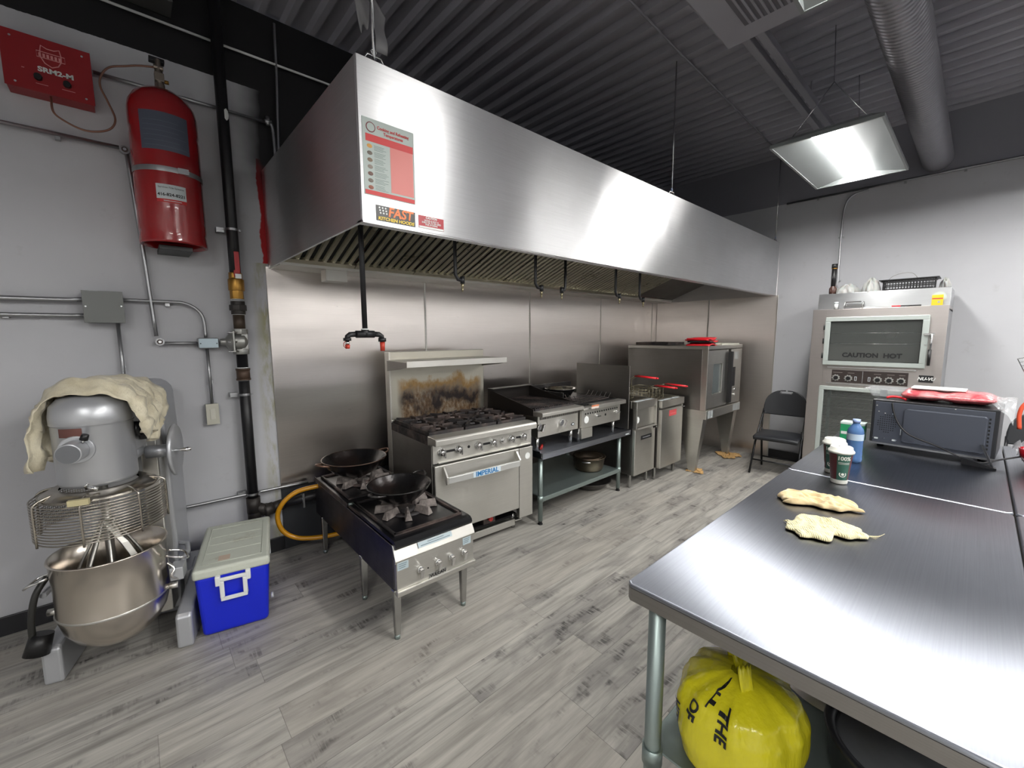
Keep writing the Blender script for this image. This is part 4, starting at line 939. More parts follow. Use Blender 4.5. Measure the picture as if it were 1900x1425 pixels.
t = thing('conduit_elbow', 'metal conduit elbow with clips at the black painted corner above the hood end', 'conduit fitting', (.755, 3.135, 2.845)); MB().cyl((-.02, 0, 0), (.02, 0, 0), .014).cyl((.0, 0, -.02), (0, 0, .03), .012).build('body', M['emt'], t)
conduit([(.828, 3.14, 3.45), (.822, 3.14, 3.1), (.800, 3.14, 2.56)], .008, 'thin vertical conduit climbing the black wall above the hood end')
conduit([(-2.5, 3.14, 2.50), (.035, 3.14, 2.494)], .010, 'long wall conduit running left from the tank strap height', [(-.19, 3.155, 2.482)])
elbow_box(.056, 2.485, 'round conduit elbow beside the left edge of the red tank')
conduit([(.063, 3.14, 2.465), (.085, 3.14, 2.03), (.107, 3.14, 1.50)], .010, 'slanting conduit dropping behind the red tank to a round elbow')
elbow_box(.120, 1.468, 'round conduit elbow below the tank, left of the pale switch box')
conduit([(.14, 3.13, 1.460), (.295, 3.13, 1.457)], .009, 'short conduit between the round elbow and the pale switch box')
conduit([(-2.5, 3.14, 1.682), (-.45, 3.14, 1.685), (-.165, 3.14, 1.692)], .013, 'upper of two conduits entering the grey junction box from the left', [(-.44, 3.16, 1.685)])
conduit([(-2.5, 3.14, 1.606), (-.45, 3.14, 1.607), (-.165, 3.14, 1.609)], .011, 'lower of two conduits entering the grey junction box from the left', [(-.44, 3.16, 1.60)])
conduit([(-.02, 3.14, 1.697), (.18, 3.14, 1.696), (.25, 3.14, 1.690), (.305, 3.14, 1.655), (.332, 3.14, 1.60), (.336, 3.14, 1.49)], .009, 'curved conduit from the grey junction box down to the pale switch box', [(.17, 3.155, 1.68)])
conduit([(-.047, 3.14, 1.572), (-.047, 3.14, 1.10)], .009, 'vertical conduit from the grey junction box down behind the mixer', [(-.045, 3.155, 1.33)])
conduit([(.337, 3.14, 1.425), (.338, 3.14, 1.085)], .009, 'vertical conduit from the pale switch box down to the wall switch', [(.345, 3.155, 1.22)])
conduit([(.10, 3.13, .472), (.50, 3.13, .468), (.855, 3.13, .462)], .010, 'low horizontal conduit running behind the cooler and the black gas pipe', [(.47, 3.155, .48), (.105, 3.14, .472)])
t = thing('junction_box', 'square grey metal junction box with three conduits', 'junction box', (-.168, 3.08, 1.574))
MB().box(0, .150, .003, .098, 0, .158).build('box', M['emt'], t, bevel=.003); MB().box(-.003, .153, 0, .003, -.003, .161).build('cover', plain('grey_cover', rgb(112, 114, 112), .5, .5), t, bevel=.001)
MB().box(.02, .06, .0, .01, .159, .163).build('tab', M['emt'], t)
for (a, b) in ((.008, .08), (.143, .085)): MB().cyl((a, -.002, b), (a, 0, b), .004, seg=10).build('screw', M['chrome'], t)
t = thing('switch_box', 'pale blue-grey conduit box beside the black gas pipe valve', 'switch box', (.292, 3.10, 1.425))
MB().box(0, .104, .004, .07, 0, .064).build('box', M['emt'], t, bevel=.01); MB().box(.004, .100, 0, .004, .004, .060).build('cover', plain('pale_blue_cover', rgb(170, 186, 194), .4, .3), t, bevel=.004)
for a in (.012, .092): MB().cyl((a, -.0015, .03), (a, 0, .03), .0035, seg=10).build('screw', M['ink'], t)
t = thing('wall_switch', 'cream wall switch in a surface box below a vertical conduit', 'switch', (.305, 3.13, .958))
MB().box(0, .062, .004, .045, 0, .125).build('box', M['galv'], t, bevel=.003); MB().box(-.002, .064, 0, .004, -.002, .127).build('plate', plain('cream_plastic', rgb(198, 196, 182), .4), t, bevel=.002); MB().box(.018, .044, -.004, 0, .03, .095).build('rocker', plain('cream_plastic_light', rgb(208, 206, 194), .35), t, bevel=.002)
# black gas riser
t = thing('gas_pipe', 'thick black vertical gas pipe with brass valve and grey gas shutoff', 'gas pipe', (.508, 3.10, 0))
MB().cyl((0, 0, 1.535), (0, 0, 3.49), .0305, seg=24).build('pipe', M['blackpaint'], t); MB().cyl((0, 0, .40), (0, 0, 1.40), .0305, seg=24).build('pipe', M['blackpaint'], t)
q = MB(); q.cyl((0, 0, 1.725), (0, 0, 1.85), .038, seg=8).cyl((0, 0, 1.775), (0, 0, 1.845), .043, .043, 20).cyl((0, 0, 1.85), (0, 0, 1.885), .037, seg=8); q.build('brass_valve', mbrass, t, bevel=.003)
q = MB(); q.obox((.004, -.055, 1.94), (.026, .005, .13)); q.obox((.0, -.045, 1.875), (.03, .022, .04)); q.build('red_lever', plain('lever_red', rgb(178, 38, 44), .4), t, bevel=.003)
MB().box(-.012, .02, -.0655, -.063, 1.845, 1.872).build('valve_tag', M['white'], t); MB().cyl((0, 0, 1.62), (0, 0, 1.725), .030).build('nipple', mfit, t)
q = MB(); q.cyl((0, 0, 1.655), (0, 0, 1.69), .047, seg=8).cyl((0, 0, 1.632), (0, 0, 1.713), .038, seg=20); q.build('union', mfit, t, bevel=.002)
MB().cyl((0, 0, 1.535), (0, 0, 1.63), .0315).build('nipple', plain('brown_nipple', rgb(74, 62, 52), .5, .3), t)
for zz in (1.725, 1.632, 1.715, 1.54, 1.222, 1.30, .44): MB().cyl((0, 0, zz - .003), (0, 0, zz + .003), .033).build('thread_tape', M['white'], t)
mal = plain('cast_aluminium', rgb(156, 156, 152), .4, .8)
q = MB(); q.cyl((0, 0, 1.385), (0, 0, 1.42), .044, seg=8).cyl((0, 0, 1.51), (0, 0, 1.54), .044, seg=8)
q.lathe([(0, -.05), (.034, -.05), (.046, -.02), (.046, .02), (.03, .04), (0, .04)], (-.005, 0, 1.463), Matrix(((0, 0, 1), (1, 0, 0), (0, 1, 0))), 24, sx=1, sy=1.15)
q.box(-.048, -.038, -.052, .05, 1.40, 1.53); q.box(.0, .035, -.03, .03, 1.41, 1.515)
q.lathe([(.06, .0), (.045, -.018), (.022, -.032), (.018, -.06), (0, -.06)], (-.048, 0, 1.463), Matrix(((0, 0, 1), (1, 0, 0), (0, 1, 0))), 24); q.build('gas_shutoff', mal, t, bevel=.002)
for zz in (1.405, 1.463, 1.52): MB().cyl((-.075, -.045, zz), (-.025, -.045, zz), .006, seg=8).build('bolt', M['chrome'], t)
MB().cyl((0, 0, 1.222), (0, 0, 1.295), .037).cyl((0, 0, 1.222), (0, 0, 1.232), .040).cyl((0, 0, 1.285), (0, 0, 1.295), .040).build('coupling', plain('brown_coupling', rgb(84, 66, 54), .5, .3), t)
for zz in (2.14, 1.13, .475):
    q = MB(); q.lathe([(.033, -.007), (.034, 0), (.033, .007)], (0, 0, zz), seg=24); q.box(-.075, -.033, .03, .078, zz - .015, zz + .012).box(.034, .045, -.006, .006, zz - .005, zz + .005); q.build('pipe_clamp', M['emt'], t)
MB().lathe([(0, .0), (.018, .0), (.02, -.002)], (.012, -.0300, 2.79), Matrix(((1, 0, 0), (0, 0, -1), (0, 1, 0))), 9, sx=.7, sy=1.7).build('white_patch', M['white'], t)
q = MB(); q.cyl((0, 0, .35), (0, 0, .45), .040).cyl((0, 0, .385), (.0, -.0, .30), .038).tube([(.0, 0, .385), (.05, -.005, .36), (.07, -.01, .33)], .034, 16).cyl((.055, -.01, .345), (.11, -.01, .352), .040).cyl((.10, -.01, .35), (.17, -.01, .36), .036).lathe([(.046, -.008), (.046, .008)], (.07, -.01, .345), Matrix(((0, 0, 1), (1, 0, 0), (0, 1, 0))), 20)
q.build('tee', mfit, t); MB().cyl((.16, -.01, .36), (.62, -.01, .375), .030, seg=20).build('branch_pipe', M['blackpaint'], t)
MB().lathe([(.033, -.006), (.033, .006)], (.29, -.01, .365), Matrix(((0, 0, 1), (1, 0, 0), (0, 1, 0))), 20).box(.285, .297, -.05, -.04, .31, .41).build('pipe_clamp', M['emt'], t)
# white pipe line on the black wall above and a small louvre box
tag(MB().tube([(-2.5, 3.14, 3.205), (.485, 3.14, 3.205)], .007, 8).build('thin_pipe', M['white']), 'thin white line of pipe on the black upper wall, left of the gas pipe', 'pipe')
tag(MB().tube([(.53, 3.14, 3.205), (1.6, 3.14, 3.215)], .007, 8).build('thin_pipe', M['white']), 'thin white line of pipe on the black upper wall, right of the gas pipe', 'pipe')
t = thing('vent_box', 'grey slotted vent box on the black wall at the top left', 'vent', (-.02, 3.02, 3.26)); MB().box(-.10, .33, 0, .155, 0, .22).build('box', plain('vent_grey', rgb(70, 70, 70), .5), t, bevel=.004)
for r_ in range(2):
    q = MB()
    for k in range(16): q.box(.0 + k * .017, .008 + k * .017, -.002, .0, .03 + r_ * .035, .055 + r_ * .035)
    q.build('slots', M['hole'], t)

# ================================================================== FLOOR MIXER
mx = thing('dough_mixer', 'large grey floor-standing dough mixer with a steel bowl and wire guard', 'mixer', (-.15, 2.51, 0), math.radians(-14.6))
mgrey = NT('mixer_hammered_grey'); mgrey.p(color=rgb(186, 188, 192), rough=.34, metal=.5); mgrey.bump(mgrey.noise(mgrey.coord('Object'), 9, 3, .5), .03, .01); mgrey = mgrey.m
msb = plain('mixer_bowl_steel', rgb(212, 204, 194), .24, 1.0)
# base: two long feet joined at the back, column
for sx, nm in ((-.228, 'foot'), (.232, 'foot')):
    q = MB(); q.prism([(0, .0), (.50, .0), (.50, .24), (.20, .19), (.02, .168), (.004, .155)], 'x', sx - .033, sx + .033); q.build(nm, mgrey, mx, bevel=.012, seg=3)
MB().box(-.26, .265, .36, .62, .0, .22).build('base', mgrey, mx, bevel=.015, seg=3)
q = MB(); col_ = [(-.155, .05), (.172, .05), (.176, .75), (.168, 1.15)] + [(.092 + .075 * math.cos(a_), 1.20 + .072 * math.sin(a_)) for a_ in [0, .4, .8, 1.2, PI / 2]] + [(-.10, 1.272), (-.155, 1.2)]
q.prism(col_, 'y', .30, .56); q.build('column', mgrey, mx, bevel=.012, seg=3)
MB().box(.09, .155, .20, .32, .10, 1.1).build('bowl_slide', M['steel'], mx, bevel=.006)
# head
hd = MB().lathe([(0, .878), (.10, .878), (.122, .884), (.128, .90), (.128, 1.138), (.131, 1.142), (.131, 1.175), (.125, 1.215), (.100, 1.246), (.06, 1.258), (0, 1.26)], (0, .0, 0), seg=48).build('head', mgrey, mx)
MB().lathe([(.1285, 1.139), (.1315, 1.1395)], (0, 0, 0), seg=48).build('seam_line', M['ink'], hd)
MB().box(-.105, .118, .04, .34, .93, 1.235).build('gear_case', mgrey, mx, bevel=.03, seg=4)
MB().box(.112, .122, .0, .23, .985, 1.165).build('side_plate', mgrey, mx, bevel=.006)
q = MB(); q.cyl((.122, .05, 1.085), (.142, .05, 1.085), .034, .032, 24); o = q.build('speed_dial', M['black'], mx); MB().cyl((.142, .05, 1.085), (.172, .045, 1.083), .021, seg=20).build('dial_cap', M['chrome'], o); MB().cyl((.17, .03, 1.073), (.185, .028, 1.072), .012).build('push_button', M['black'], o)
MB().box(.122, .165, .085, .125, 1.025, 1.06).build('switch_block', M['black'], mx, bevel=.004)
# attachment hub
q = MB(); q.cyl((-.018, -.10, 1.048), (-.018, -.132, 1.048), .060, .056, 36); q.cyl((-.018, -.132, 1.048), (-.020, -.195, 1.046), .042, .040, 32); hb = q.build('attachment_hub', mgrey, mx, bevel=.003)
MB().cyl((-.02, -.195, 1.046), (-.02, -.197, 1.046), .036, seg=32).build('hub_face', plain('hub_cap_grey', rgb(112, 114, 118), .45, .3), hb)
MB().cyl((.008, -.15, 1.078), (.018, -.155, 1.094), .005).build('thumb_screw_stem', M['chrome'], hb); MB().cyl((.016, -.155, 1.092), (.024, -.158, 1.112), .014, .012, 8).build('thumb_screw', M['black'], hb)
o = curved(-.075, .005, .0, .036, .1295); o.v = [(a, b, c + 1.098) for a, b, c in o.v]; o.build('maker_plate', plain('copper_plate', rgb(120, 82, 76), .4, .6), mx)
# hand wheel
q = MB(); q.lathe([(0, 0), (.118, .0), (.126, .006), (.126, .014), (.118, .02), (0, .02)], (.222, .17, .945), Matrix(((0, 0, 1), (1, 0, 0), (0, 1, 0))), 40); wh = q.build('hand_wheel', mgrey, mx)
MB().cyl((.12, .17, .945), (.225, .17, .945), .030, seg=24).build('wheel_shaft', mgrey, wh)
MB().lathe([(.0, 0), (.006, .0), (.006, .03), (.010, .05), (.011, .062), (.007, .072), (0, .074)], (.235, .10, .955), Matrix(((0, 0, 1), (1, 0, 0), (0, 1, 0))), 16).build('crank_grip', M['chrome'], wh)
# guard
mgw = plain('guard_wire', rgb(178, 172, 162), .26, 1.0)
gu = MB().lathe([(.126, .872), (.150, .872), (.188, .852), (.192, .846), (.188, .842), (.126, .862)], (0, .0, 0), seg=48).build('guard_hood', mgw, mx)
wires = MB()
for k in range(14):
    zz = .684 + k * .0118; rr = .212
    wires.tube([(rr * math.cos(a_), rr * math.sin(a_), zz) for a_ in [PI * .93 + (PI * 1.14) * i / 36 for i in range(37)]], .0030, 5)
wires.build('guard_wires', mgw, gu)
for k in range(5):
    a_ = PI * (.96 + 1.08 * k / 4); c_, s_ = math.cos(a_), math.sin(a_)
    MB().tube(smooth_path([(.215 * c_, .215 * s_, .672), (.215 * c_, .215 * s_, .82), (.206 * c_, .206 * s_, .848), (.175 * c_, .175 * s_, .862), (.13 * c_, .13 * s_, .868)], 4), .0045, 6).build('guard_rib', mgw, gu)
top = MB()
for k in range(5):
    rr = .20 - k * .012; top.tube([(rr * math.cos(a_), rr * math.sin(a_), .848 + k * .004) for a_ in [PI * .93 + PI * 1.14 * i / 30 for i in range(31)]], .0018, 5)
top.build('guard_top_wires', mgw, gu)
def pf(u, v): a_ = PI * (.62 + .31 * u); return (.211 * math.cos(a_), .211 * math.sin(a_), .688 + .15 * v)
m = NT('perforated_sheet'); u_, v_, w_ = m.xyz(m.coord('UV')); vo = m.t.nodes.new('ShaderNodeTexVoronoi'); m.set(vo.inputs['Vector'], m.mapping(m.coord('UV'), (120, 120, 1))); vo.inputs['Randomness'].default_value = .1; vo.inputs['Scale'].default_value = 1
m.p(color=rgb(150, 146, 138), metal=1.0, rough=.35, alpha=m.math('GREATER_THAN', vo.outputs['Distance'], .36)); MB().grid(pf, 12, 4).build('perforated_panel', m.m, gu)
MB().box(-.032, .030, -.222, -.205, .845, .868).build('guard_label', plain('cream_label', rgb(190, 180, 140), .5), gu)
q = MB(); q.tube([(.0, -.135, .885), (.0, -.15, .90), (.012, -.155, .91)], .005, 8); q.cyl((.01, -.15, .895), (.04, -.15, .882), .007); q.build('guard_latch', M['chrome'], gu)
# agitator
ag = MB().cyl((0, .02, .30), (0, .02, .885), .016).build('agitator', M['steel'], mx)
for k in range(4):
    a_ = PI * k / 4 + .3; c_, s_ = math.cos(a_), math.sin(a_); pts = [(x * c_, .02 + x * s_, z) for x, z in ((.015, .70), (.05, .62), (.105, .50), (.118, .42), (.095, .32), (.04, .265), (-.04, .265), (-.095, .32), (-.118, .42), (-.105, .50), (-.05, .62), (-.015, .70))]
    MB().tube(smooth_path(pts, 4), .0065, 6).build('whisk_loop', M['steel'], ag)
MB().hexa([(.06, -.05, .60), (.10, -.05, .50), (.12, -.04, .50), (.08, -.04, .60)], [(.0, -.03, .70), (.01, -.03, .68), (.02, -.02, .68), (.01, -.02, .70)]).build('scraper_arm', M['steel'], ag)
# bowl
pr = [(0, .132), (.05, .136), (.10, .157), (.145, .197), (.175, .25), (.190, .315), (.193, .325), (.190, .335), (.190, .45), (.195, .560), (.200, .564), (.198, .570), (.191, .568), (.186, .45), (.186, .33), (.170, .25), (.14, .195), (.095, .164), (0, .140)]
bw = MB().lathe(pr, (0, .02, 0), seg=56).build('bowl', msb, mx)
MB().lathe([(.190, .318), (.1955, .325), (.190, .332)], (0, .02, 0), seg=56).build('bowl_band', M['steel'], bw)
for s_ in (-1, 1):
    MB().tube(smooth_path([(s_ * .196, -.02, .49), (s_ * .25, -.03, .475), (s_ * .275, .0, .455), (s_ * .25, .05, .47), (s_ * .196, .04, .49)], 5), .0055, 8).build('bowl_handle', M['chrome'], bw)
    MB().cyl((s_ * .185, .02, .32), (s_ * .225, .02, .32), .014).build('bowl_pin', M['steel'], bw)
yk = MB(); yk.tube([(.16, .34, .40), (.215, .30, .40), (.235, .20, .40), (.232, .02, .40)], .012, 8); yk.box(.205, .255, -.02, .06, .36, .42); yk.build('bowl_yoke', mgrey, mx, bevel=.003)
MB().tube([(-.14, .34, .40), (-.215, .30, .40), (-.235, .20, .40), (-.232, .02, .40)], .012, 8).build('bowl_yoke', mgrey, mx)
q = MB(); q.tube(smooth_path([(.20, -.01, .45), (.225, -.02, .42), (.215, -.03, .39), (.24, -.01, .36)], 4), .006, 8); q.build('bowl_clamp', M['chrome'], mx)
o = MB().tube(smooth_path([(-.215, .03, .48), (-.245, .0, .42), (-.262, -.01, .33), (-.272, .0, .24), (-.268, .0, .20)], 5), .012, 10).build('lift_hose', plain('dark_hose', rgb(52, 52, 50), .35, .3), mx)
MB().cyl((-.268, .0, .155), (-.25, .02, .235), .042, .038, 20).build('hose_boot', M['black'], o)
# cloth draped over the head
def cloth():
    arcp = smooth_path([(-.138, 0, .985), (-.150, 0, 1.09), (-.150, 0, 1.19), (-.125, 0, 1.265), (-.06, 0, 1.305), (.04, 0, 1.312), (.12, 0, 1.285), (.172, 0, 1.225), (.185, 0, 1.13), (.175, 0, 1.045)], 6); n = len(arcp) - 1
    def fn(u, v):
        f_ = u * n; i = min(int(f_), n - 1); p = arcp[i].lerp(arcp[i + 1], f_ - i)
        side = abs(2 * u - 1)               # 1 at the hanging ends
        y0 = -.078 + .02 * math.sin(7 * u) ; y1 = .27
        if side > .62: y0 += (side - .62) * (-.05 if u < .5 else .10); y1 -= (side - .62) * .35
        y = y0 + (y1 - y0) * v
        fold = .010 * math.sin(30 * v + 6 * u) * (.5 + side) + .006 * math.sin(70 * v + 20 * u) + .004 * math.sin(55 * u + 9 * v)
        front = max(0, 1 - v / .18)
        dz = -.052 * front ** 1.5 * (1 - side ** 3) + fold * (1 if side < .7 else .2) - .02 * v ** 2 * (1 - side)
        if side > .7: dz += -.03 * math.sin(9 * v + (1 if u < .5 else 3)) * (side - .7) / .3
        x = p.x + (math.copysign(1, p.x) * (fold * 1.3 * min(1, side * 1.3)))
        if u < .3: x -= .012 * (.3 - u) / .3 * (1 + math.sin(14 * v))
        rg_ = mnoise.noise(Vector((u * 7, v * 3.2, 2.0))) + .5 * mnoise.noise(Vector((u * 15, v * 7, 5.0)))
        rg_ = (1 - abs(rg_) * 2.2) * .010
        return (x + (math.copysign(rg_, p.x) if side > .55 else 0), y, p.z + dz + .004 + (rg_ if side < .8 else 0))
    return MB().grid(fn, 72, 34)
m = NT('cream_cotton'); m.p(color=m.mix(m.range(m.noise(m.coord('Object'), 12, 4, .6), .35, .7), rgb(226, 218, 194), rgb(200, 190, 162)), rough=.9, sheen=.3); m.bump(m.noise(m.coord('Object'), 34, 5, .65), .5, .01); MCL = m.m
c_ = cloth().build('cotton_cloth', MCL, solid=.003); c_.location = (-.15, 2.51, 0); c_.rotation_euler = (0, 0, math.radians(-14.6)); tag(c_, 'crumpled cream cloth draped over the top of the mixer', 'cloth')

# ================================================================== COOLER
cl = thing('cooler_box', 'blue picnic cooler with a scuffed off-white lid and white handle', 'cooler', (.134, 2.462, 0), math.radians(-12.4))
mblue = plain('cooler_blue', rgb(20, 40, 205), .32, spec=.5); mlid = NT('cooler_lid_white'); mlid.p(color=mlid.mix(mlid.range(mlid.noise(mlid.coord('Object'), 9, 5, .7), .56, .72, 0, .5), rgb(198, 202, 190), rgb(150, 140, 120)), rough=.45); mlid = mlid.m
cw0, cw1, cd0, cd1 = .285, .318, .52, .555
MB().hexa([(.008, .012, 0), (.008 + cw0, .012, 0), (.008 + cw0, cd0, 0), (.008, cd0, 0)], [(-.006, 0, .325), (-.006 + cw1, 0, .325), (-.006 + cw1, cd1, .325), (-.006, cd1, .325)]).build('body', mblue, cl, bevel=.022, seg=4)
ld = MB().box(-.012, cw1 + .0, -.008, cd1 + .006, .312, .362).build('lid', mlid, cl, bevel=.014, seg=3)
MB().tube([(.025, .045, .3625), (cw1 - .037, .045, .3625), (cw1 - .037, cd1 - .06, .3625), (.025, cd1 - .06, .3625)], .0022, 5, closed=True).build('lid_ridge', mlid, ld)
for k in range(3): MB().box(.03, cw1 - .042, .17 + k * .10, .173 + k * .10, .3615, .3635).build('lid_rib', mlid, ld)
MB().box(.09, .14, .06, .115, .3615, .363).build('torn_label', plain('old_label', rgb(196, 176, 158), .6), ld)
hn = MB(); hn.frame(.098, .212, .185, .305, .018, -.022, -.008); hn.build('handle', M['white'], cl, bevel=.004)
for xx in (.080, .208): MB().box(xx, xx + .022, -.022, .004, .268, .318).build('handle_mount', M['white'], cl, bevel=.004)
MB().cyl((cw1 - .012, .16, .05), (cw1 + .0, .16, .05), .015).build('drain_plug', M['white'], cl)
MB().box(cw1 - .012, cw1 - .001, .25, .28, .25, .32).build('latch', M['white'], cl, bevel=.003)

# ================================================================== PREP TABLES
TZ = .914
def prep_table(x0, y0, w_, d_, label, group=None, legs=((0, 0), (1, 0), (0, 1), (1, 1))):
    t = thing('prep_table', label, 'table', (x0, y0, 0), 0, group)
    q = MB(); q.box(0, w_, 0, d_, TZ - .006, TZ).box(0, w_, 0, .02, TZ - .044, TZ - .004).box(0, w_, d_ - .02, d_, TZ - .044, TZ - .004).box(0, .02, .02, d_ - .02, TZ - .044, TZ - .004).box(w_ - .02, w_, .02, d_ - .02, TZ - .044, TZ - .004)
    tp = MB(); tp.prism([(.0 + .012, 0), (w_ - .012, 0), (w_, .012), (w_, d_ - .012), (w_ - .012, d_), (.012, d_), (0, d_ - .012), (0, .012)], 'z', TZ - .012, TZ)
    tp.build('top', M['steel_top'], t, bevel=.005, seg=3)
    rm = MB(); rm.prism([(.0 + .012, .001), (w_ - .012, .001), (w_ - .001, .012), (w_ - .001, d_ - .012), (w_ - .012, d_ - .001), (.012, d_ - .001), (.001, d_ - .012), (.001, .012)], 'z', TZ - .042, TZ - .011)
    rm.build('rim', M['steel_dark'], t)  # same steel as the top, shade on the lip put into a darker colour
    for a_, b_ in legs:
        lx = .035 + a_ * (w_ - .07); ly = .05 + b_ * (d_ - .115)
        l = MB().cyl((lx, ly, .02), (lx, ly, TZ - .042), .0195, seg=20).build('leg', M['galv'], t); MB().cyl((lx, ly, 0), (lx, ly, .03), .014, .017, 12).build('foot', M['galv'], l)
        MB().cyl((lx, ly, .46), (lx, ly, .505), .024, seg=20).build('shelf_clamp', M['galv'], l)
    q = MB(); q.box(.04, w_ - .04, .05, d_ - .05, .490, .496).box(.04, w_ - .04, .045, .053, .462, .496).box(.04, w_ - .04, d_ - .053, d_ - .045, .462, .496)
    q.build('undershelf', M['galv'], t, bevel=.002); return t
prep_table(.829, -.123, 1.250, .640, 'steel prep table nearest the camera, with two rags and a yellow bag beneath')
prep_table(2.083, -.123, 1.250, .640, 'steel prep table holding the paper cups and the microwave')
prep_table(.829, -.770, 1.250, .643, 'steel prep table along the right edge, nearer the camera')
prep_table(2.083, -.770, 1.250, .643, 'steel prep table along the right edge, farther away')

# rags
def rag(name, label, loc, rz, L, W2, H, seed, mat, knit=0):
    rnd = random.Random(seed); ph = [rnd.uniform(0, 6.28) for _ in range(8)]
    def fn(u, v):
        a_ = u * 2 - 1; b_ = v * 2 - 1
        wid = W2 * (1 - .25 * a_ * a_ + .14 * math.sin(2.6 * a_ + ph[0]) + .025 * math.sin(9 * a_ + ph[5])); len_ = L * (1 + .08 * math.sin(4 * b_ + ph[1]) + .015 * math.sin(11 * b_ + ph[6]))
        x = a_ * len_ / 2; y = b_ * wid / 2 + .1 * W2 * math.sin(2.2 * a_ + ph[2])
        e = max(0, 1 - max(abs(a_), abs(b_)) ** 4)
        q_ = Vector((a_ * 1.5 + ph[3], b_ * 1.2 + .5 * a_ + ph[4], ph[7])); wq = mnoise.noise(q_ * 1.3) * .6
        r1 = 1 - abs(mnoise.noise(q_ + Vector((wq, wq, 0)))) * 2.4; r2 = 1 - abs(mnoise.noise(q_ * 2.3 + Vector((wq, 3, 1)))) * 2.2; r3 = mnoise.noise(q_ * 6)
        h = H * (e ** .35) * (.34 + .42 * r1 + .34 * r2 + .12 * r3) + .003
        x += .022 * mnoise.noise(Vector((b_ * 2.1, ph[1], a_))) ; y += .026 * mnoise.noise(Vector((a_ * 2.6, ph[2], b_ * .7)))
        return (x, y, max(h, .0025))
    bt = MB().grid(fn, 80, 44); o = bt.build(name, mat, solid=.004, subd=1); o.location = loc; o.rotation_euler = (0, 0, rz); return tag(o, label, 'rag')
m = NT('tan_rag'); m.p(color=rgb(206, 184, 142), rough=.95, sheen=.3); m.bump(m.noise(m.coord('Object'), 60, 4, .6), .5, .004)
m2 = NT('cream_rag'); m2.p(color=rgb(220, 210, 166), rough=.95, sheen=.3); wv = m2.t.nodes.new('ShaderNodeTexWave'); wv.inputs['Scale'].default_value = 70; wv.inputs['Distortion'].default_value = 2; m2.t.links.new(m2.coord('Object'), wv.inputs['Vector']); m2.bump(wv.outputs['Fac'], .5, .003)
rag('twisted_rag', 'twisted tan rag on the prep table, nearer the paper cups', (1.715, .328, TZ), math.radians(-62), .215, .105, .024, 4, m.m)
rg2 = rag('ribbed_rag', 'cream ribbed rag on the prep table, nearer the camera', (1.487, .265, TZ), math.radians(-50), .19, .135, .015, 9, m2.m)
q = MB(); 
for k in range(7): q.tube(smooth_path([(1.525, .178, TZ + .004), (1.533 + .004 * k, .165 - .003 * k, TZ + .003), (1.53 + .010 * k, .150 - .002 * k, TZ + .002)], 3), .0006, 4)
q.build('loose_threads', m2.m).name = 'loose_threads'
o = bpy.data.objects['loose_threads']; o.parent = rg2; o.matrix_parent_inverse = (Matrix.Translation(rg2.location) @ rg2.rotation_euler.to_matrix().to_4x4()).inverted()

# paper cups
mcupb = plain('cup_brown', rgb(84, 34, 36), .45); mcupg = plain('cup_green', rgb(48, 92, 78), .45); mcupw = plain('cup_white', rgb(226, 226, 218), .4)
def cup(loc, rz, label):
    t = thing('paper_cup', label, 'cup', loc, rz, 'paper coffee cups')
    r0, r1, h = .0265, .0385, .128
    def rad(z): return r0 + (r1 - r0) * z / h
    MB().lathe([(0, .004), (r0 - .002, .002), (r0, 0), (r0 + .0012, .004), (rad(.018), .018)], seg=36).build('base', mcupw, t)
    MB().lathe([(rad(.018), .018), (rad(h), h)], seg=36).build('sleeve', mcupb, t)
    def pt(a0, a1, z0, z1, off=.0006):
        return lambda u, v: ((rad(z0 + (z1 - z0) * v) + off) * math.cos(a0 + (a1 - a0) * u), (rad(z0 + (z1 - z0) * v) + off) * math.sin(a0 + (a1 - a0) * u), z0 + (z1 - z0) * v)
    MB().grid(pt(-PI / 2 - .62, -PI / 2 + .62, .018, .126), 12, 3).build('green_panel', mcupg, t)
    for (zc, sz, s_) in ((.105, .021, '100%'),):
        tx = text(s_, sz, mcupw, 'lettering', t, bold=.0006, ext=.0002)
        tx.rotation_euler = (0, 0, 0)
        for v in tx.data.vertices:
            rr = rad(v.co.y + zc) + .001 + v.co.z; a_ = -PI / 2 + (v.co.x) / rr; hz = v.co.y + zc; v.co = (rr * math.cos(a_), rr * math.sin(a_), hz)
    MB().grid(pt(-PI / 2 - .5, -PI / 2 + .55, .088, .0895, .001), 8, 1).build('white_line', mcupw, t)
    MB().grid(pt(-PI / 2 - .5, -PI / 2 + .55, .083, .0845, .001), 8, 1).build('white_line', mcupw, t)
    def em(r_a, r_b): return lambda u, v: ((rad(.042) + .0011) * math.cos(-PI / 2 + (r_a + (r_b - r_a) * v) * math.cos(2 * PI * u) / rad(.042)), (rad(.042) + .0011) * math.sin(-PI / 2 + (r_a + (r_b - r_a) * v) * math.cos(2 * PI * u) / rad(.042)), .042 + (r_a + (r_b - r_a) * v) * math.sin(2 * PI * u))
    MB().grid(em(.0085, .0115), 24, 1).build('emblem_ring', mcupw, t); MB().grid(em(.0, .005), 12, 1).build('emblem_centre', mcupw, t)
    ld = MB().lathe([(r1 - .001, h - .006), (r1 + .0035, h - .006), (r1 + .0045, h), (r1 + .0025, h + .004), (r1 - .001, h + .006), (r1 - .003, h + .017), (r1 - .006, h + .019), (r1 - .009, h + .014), (0, h + .013)], seg=40).build('lid', mcupw, t)
    MB().cyl((.0, .022, h + .0128), (0, .022, h + .0142), .004, seg=10).build('sip_hole', M['ink'], ld)
    return t
cup((2.03, .326, TZ), math.radians(-62), 'white-lidded paper coffee cup on the table seam, in front of the other cup')
cup((2.165, .372, TZ), math.radians(-95), 'white-lidded paper coffee cup half hidden behind the front cup')
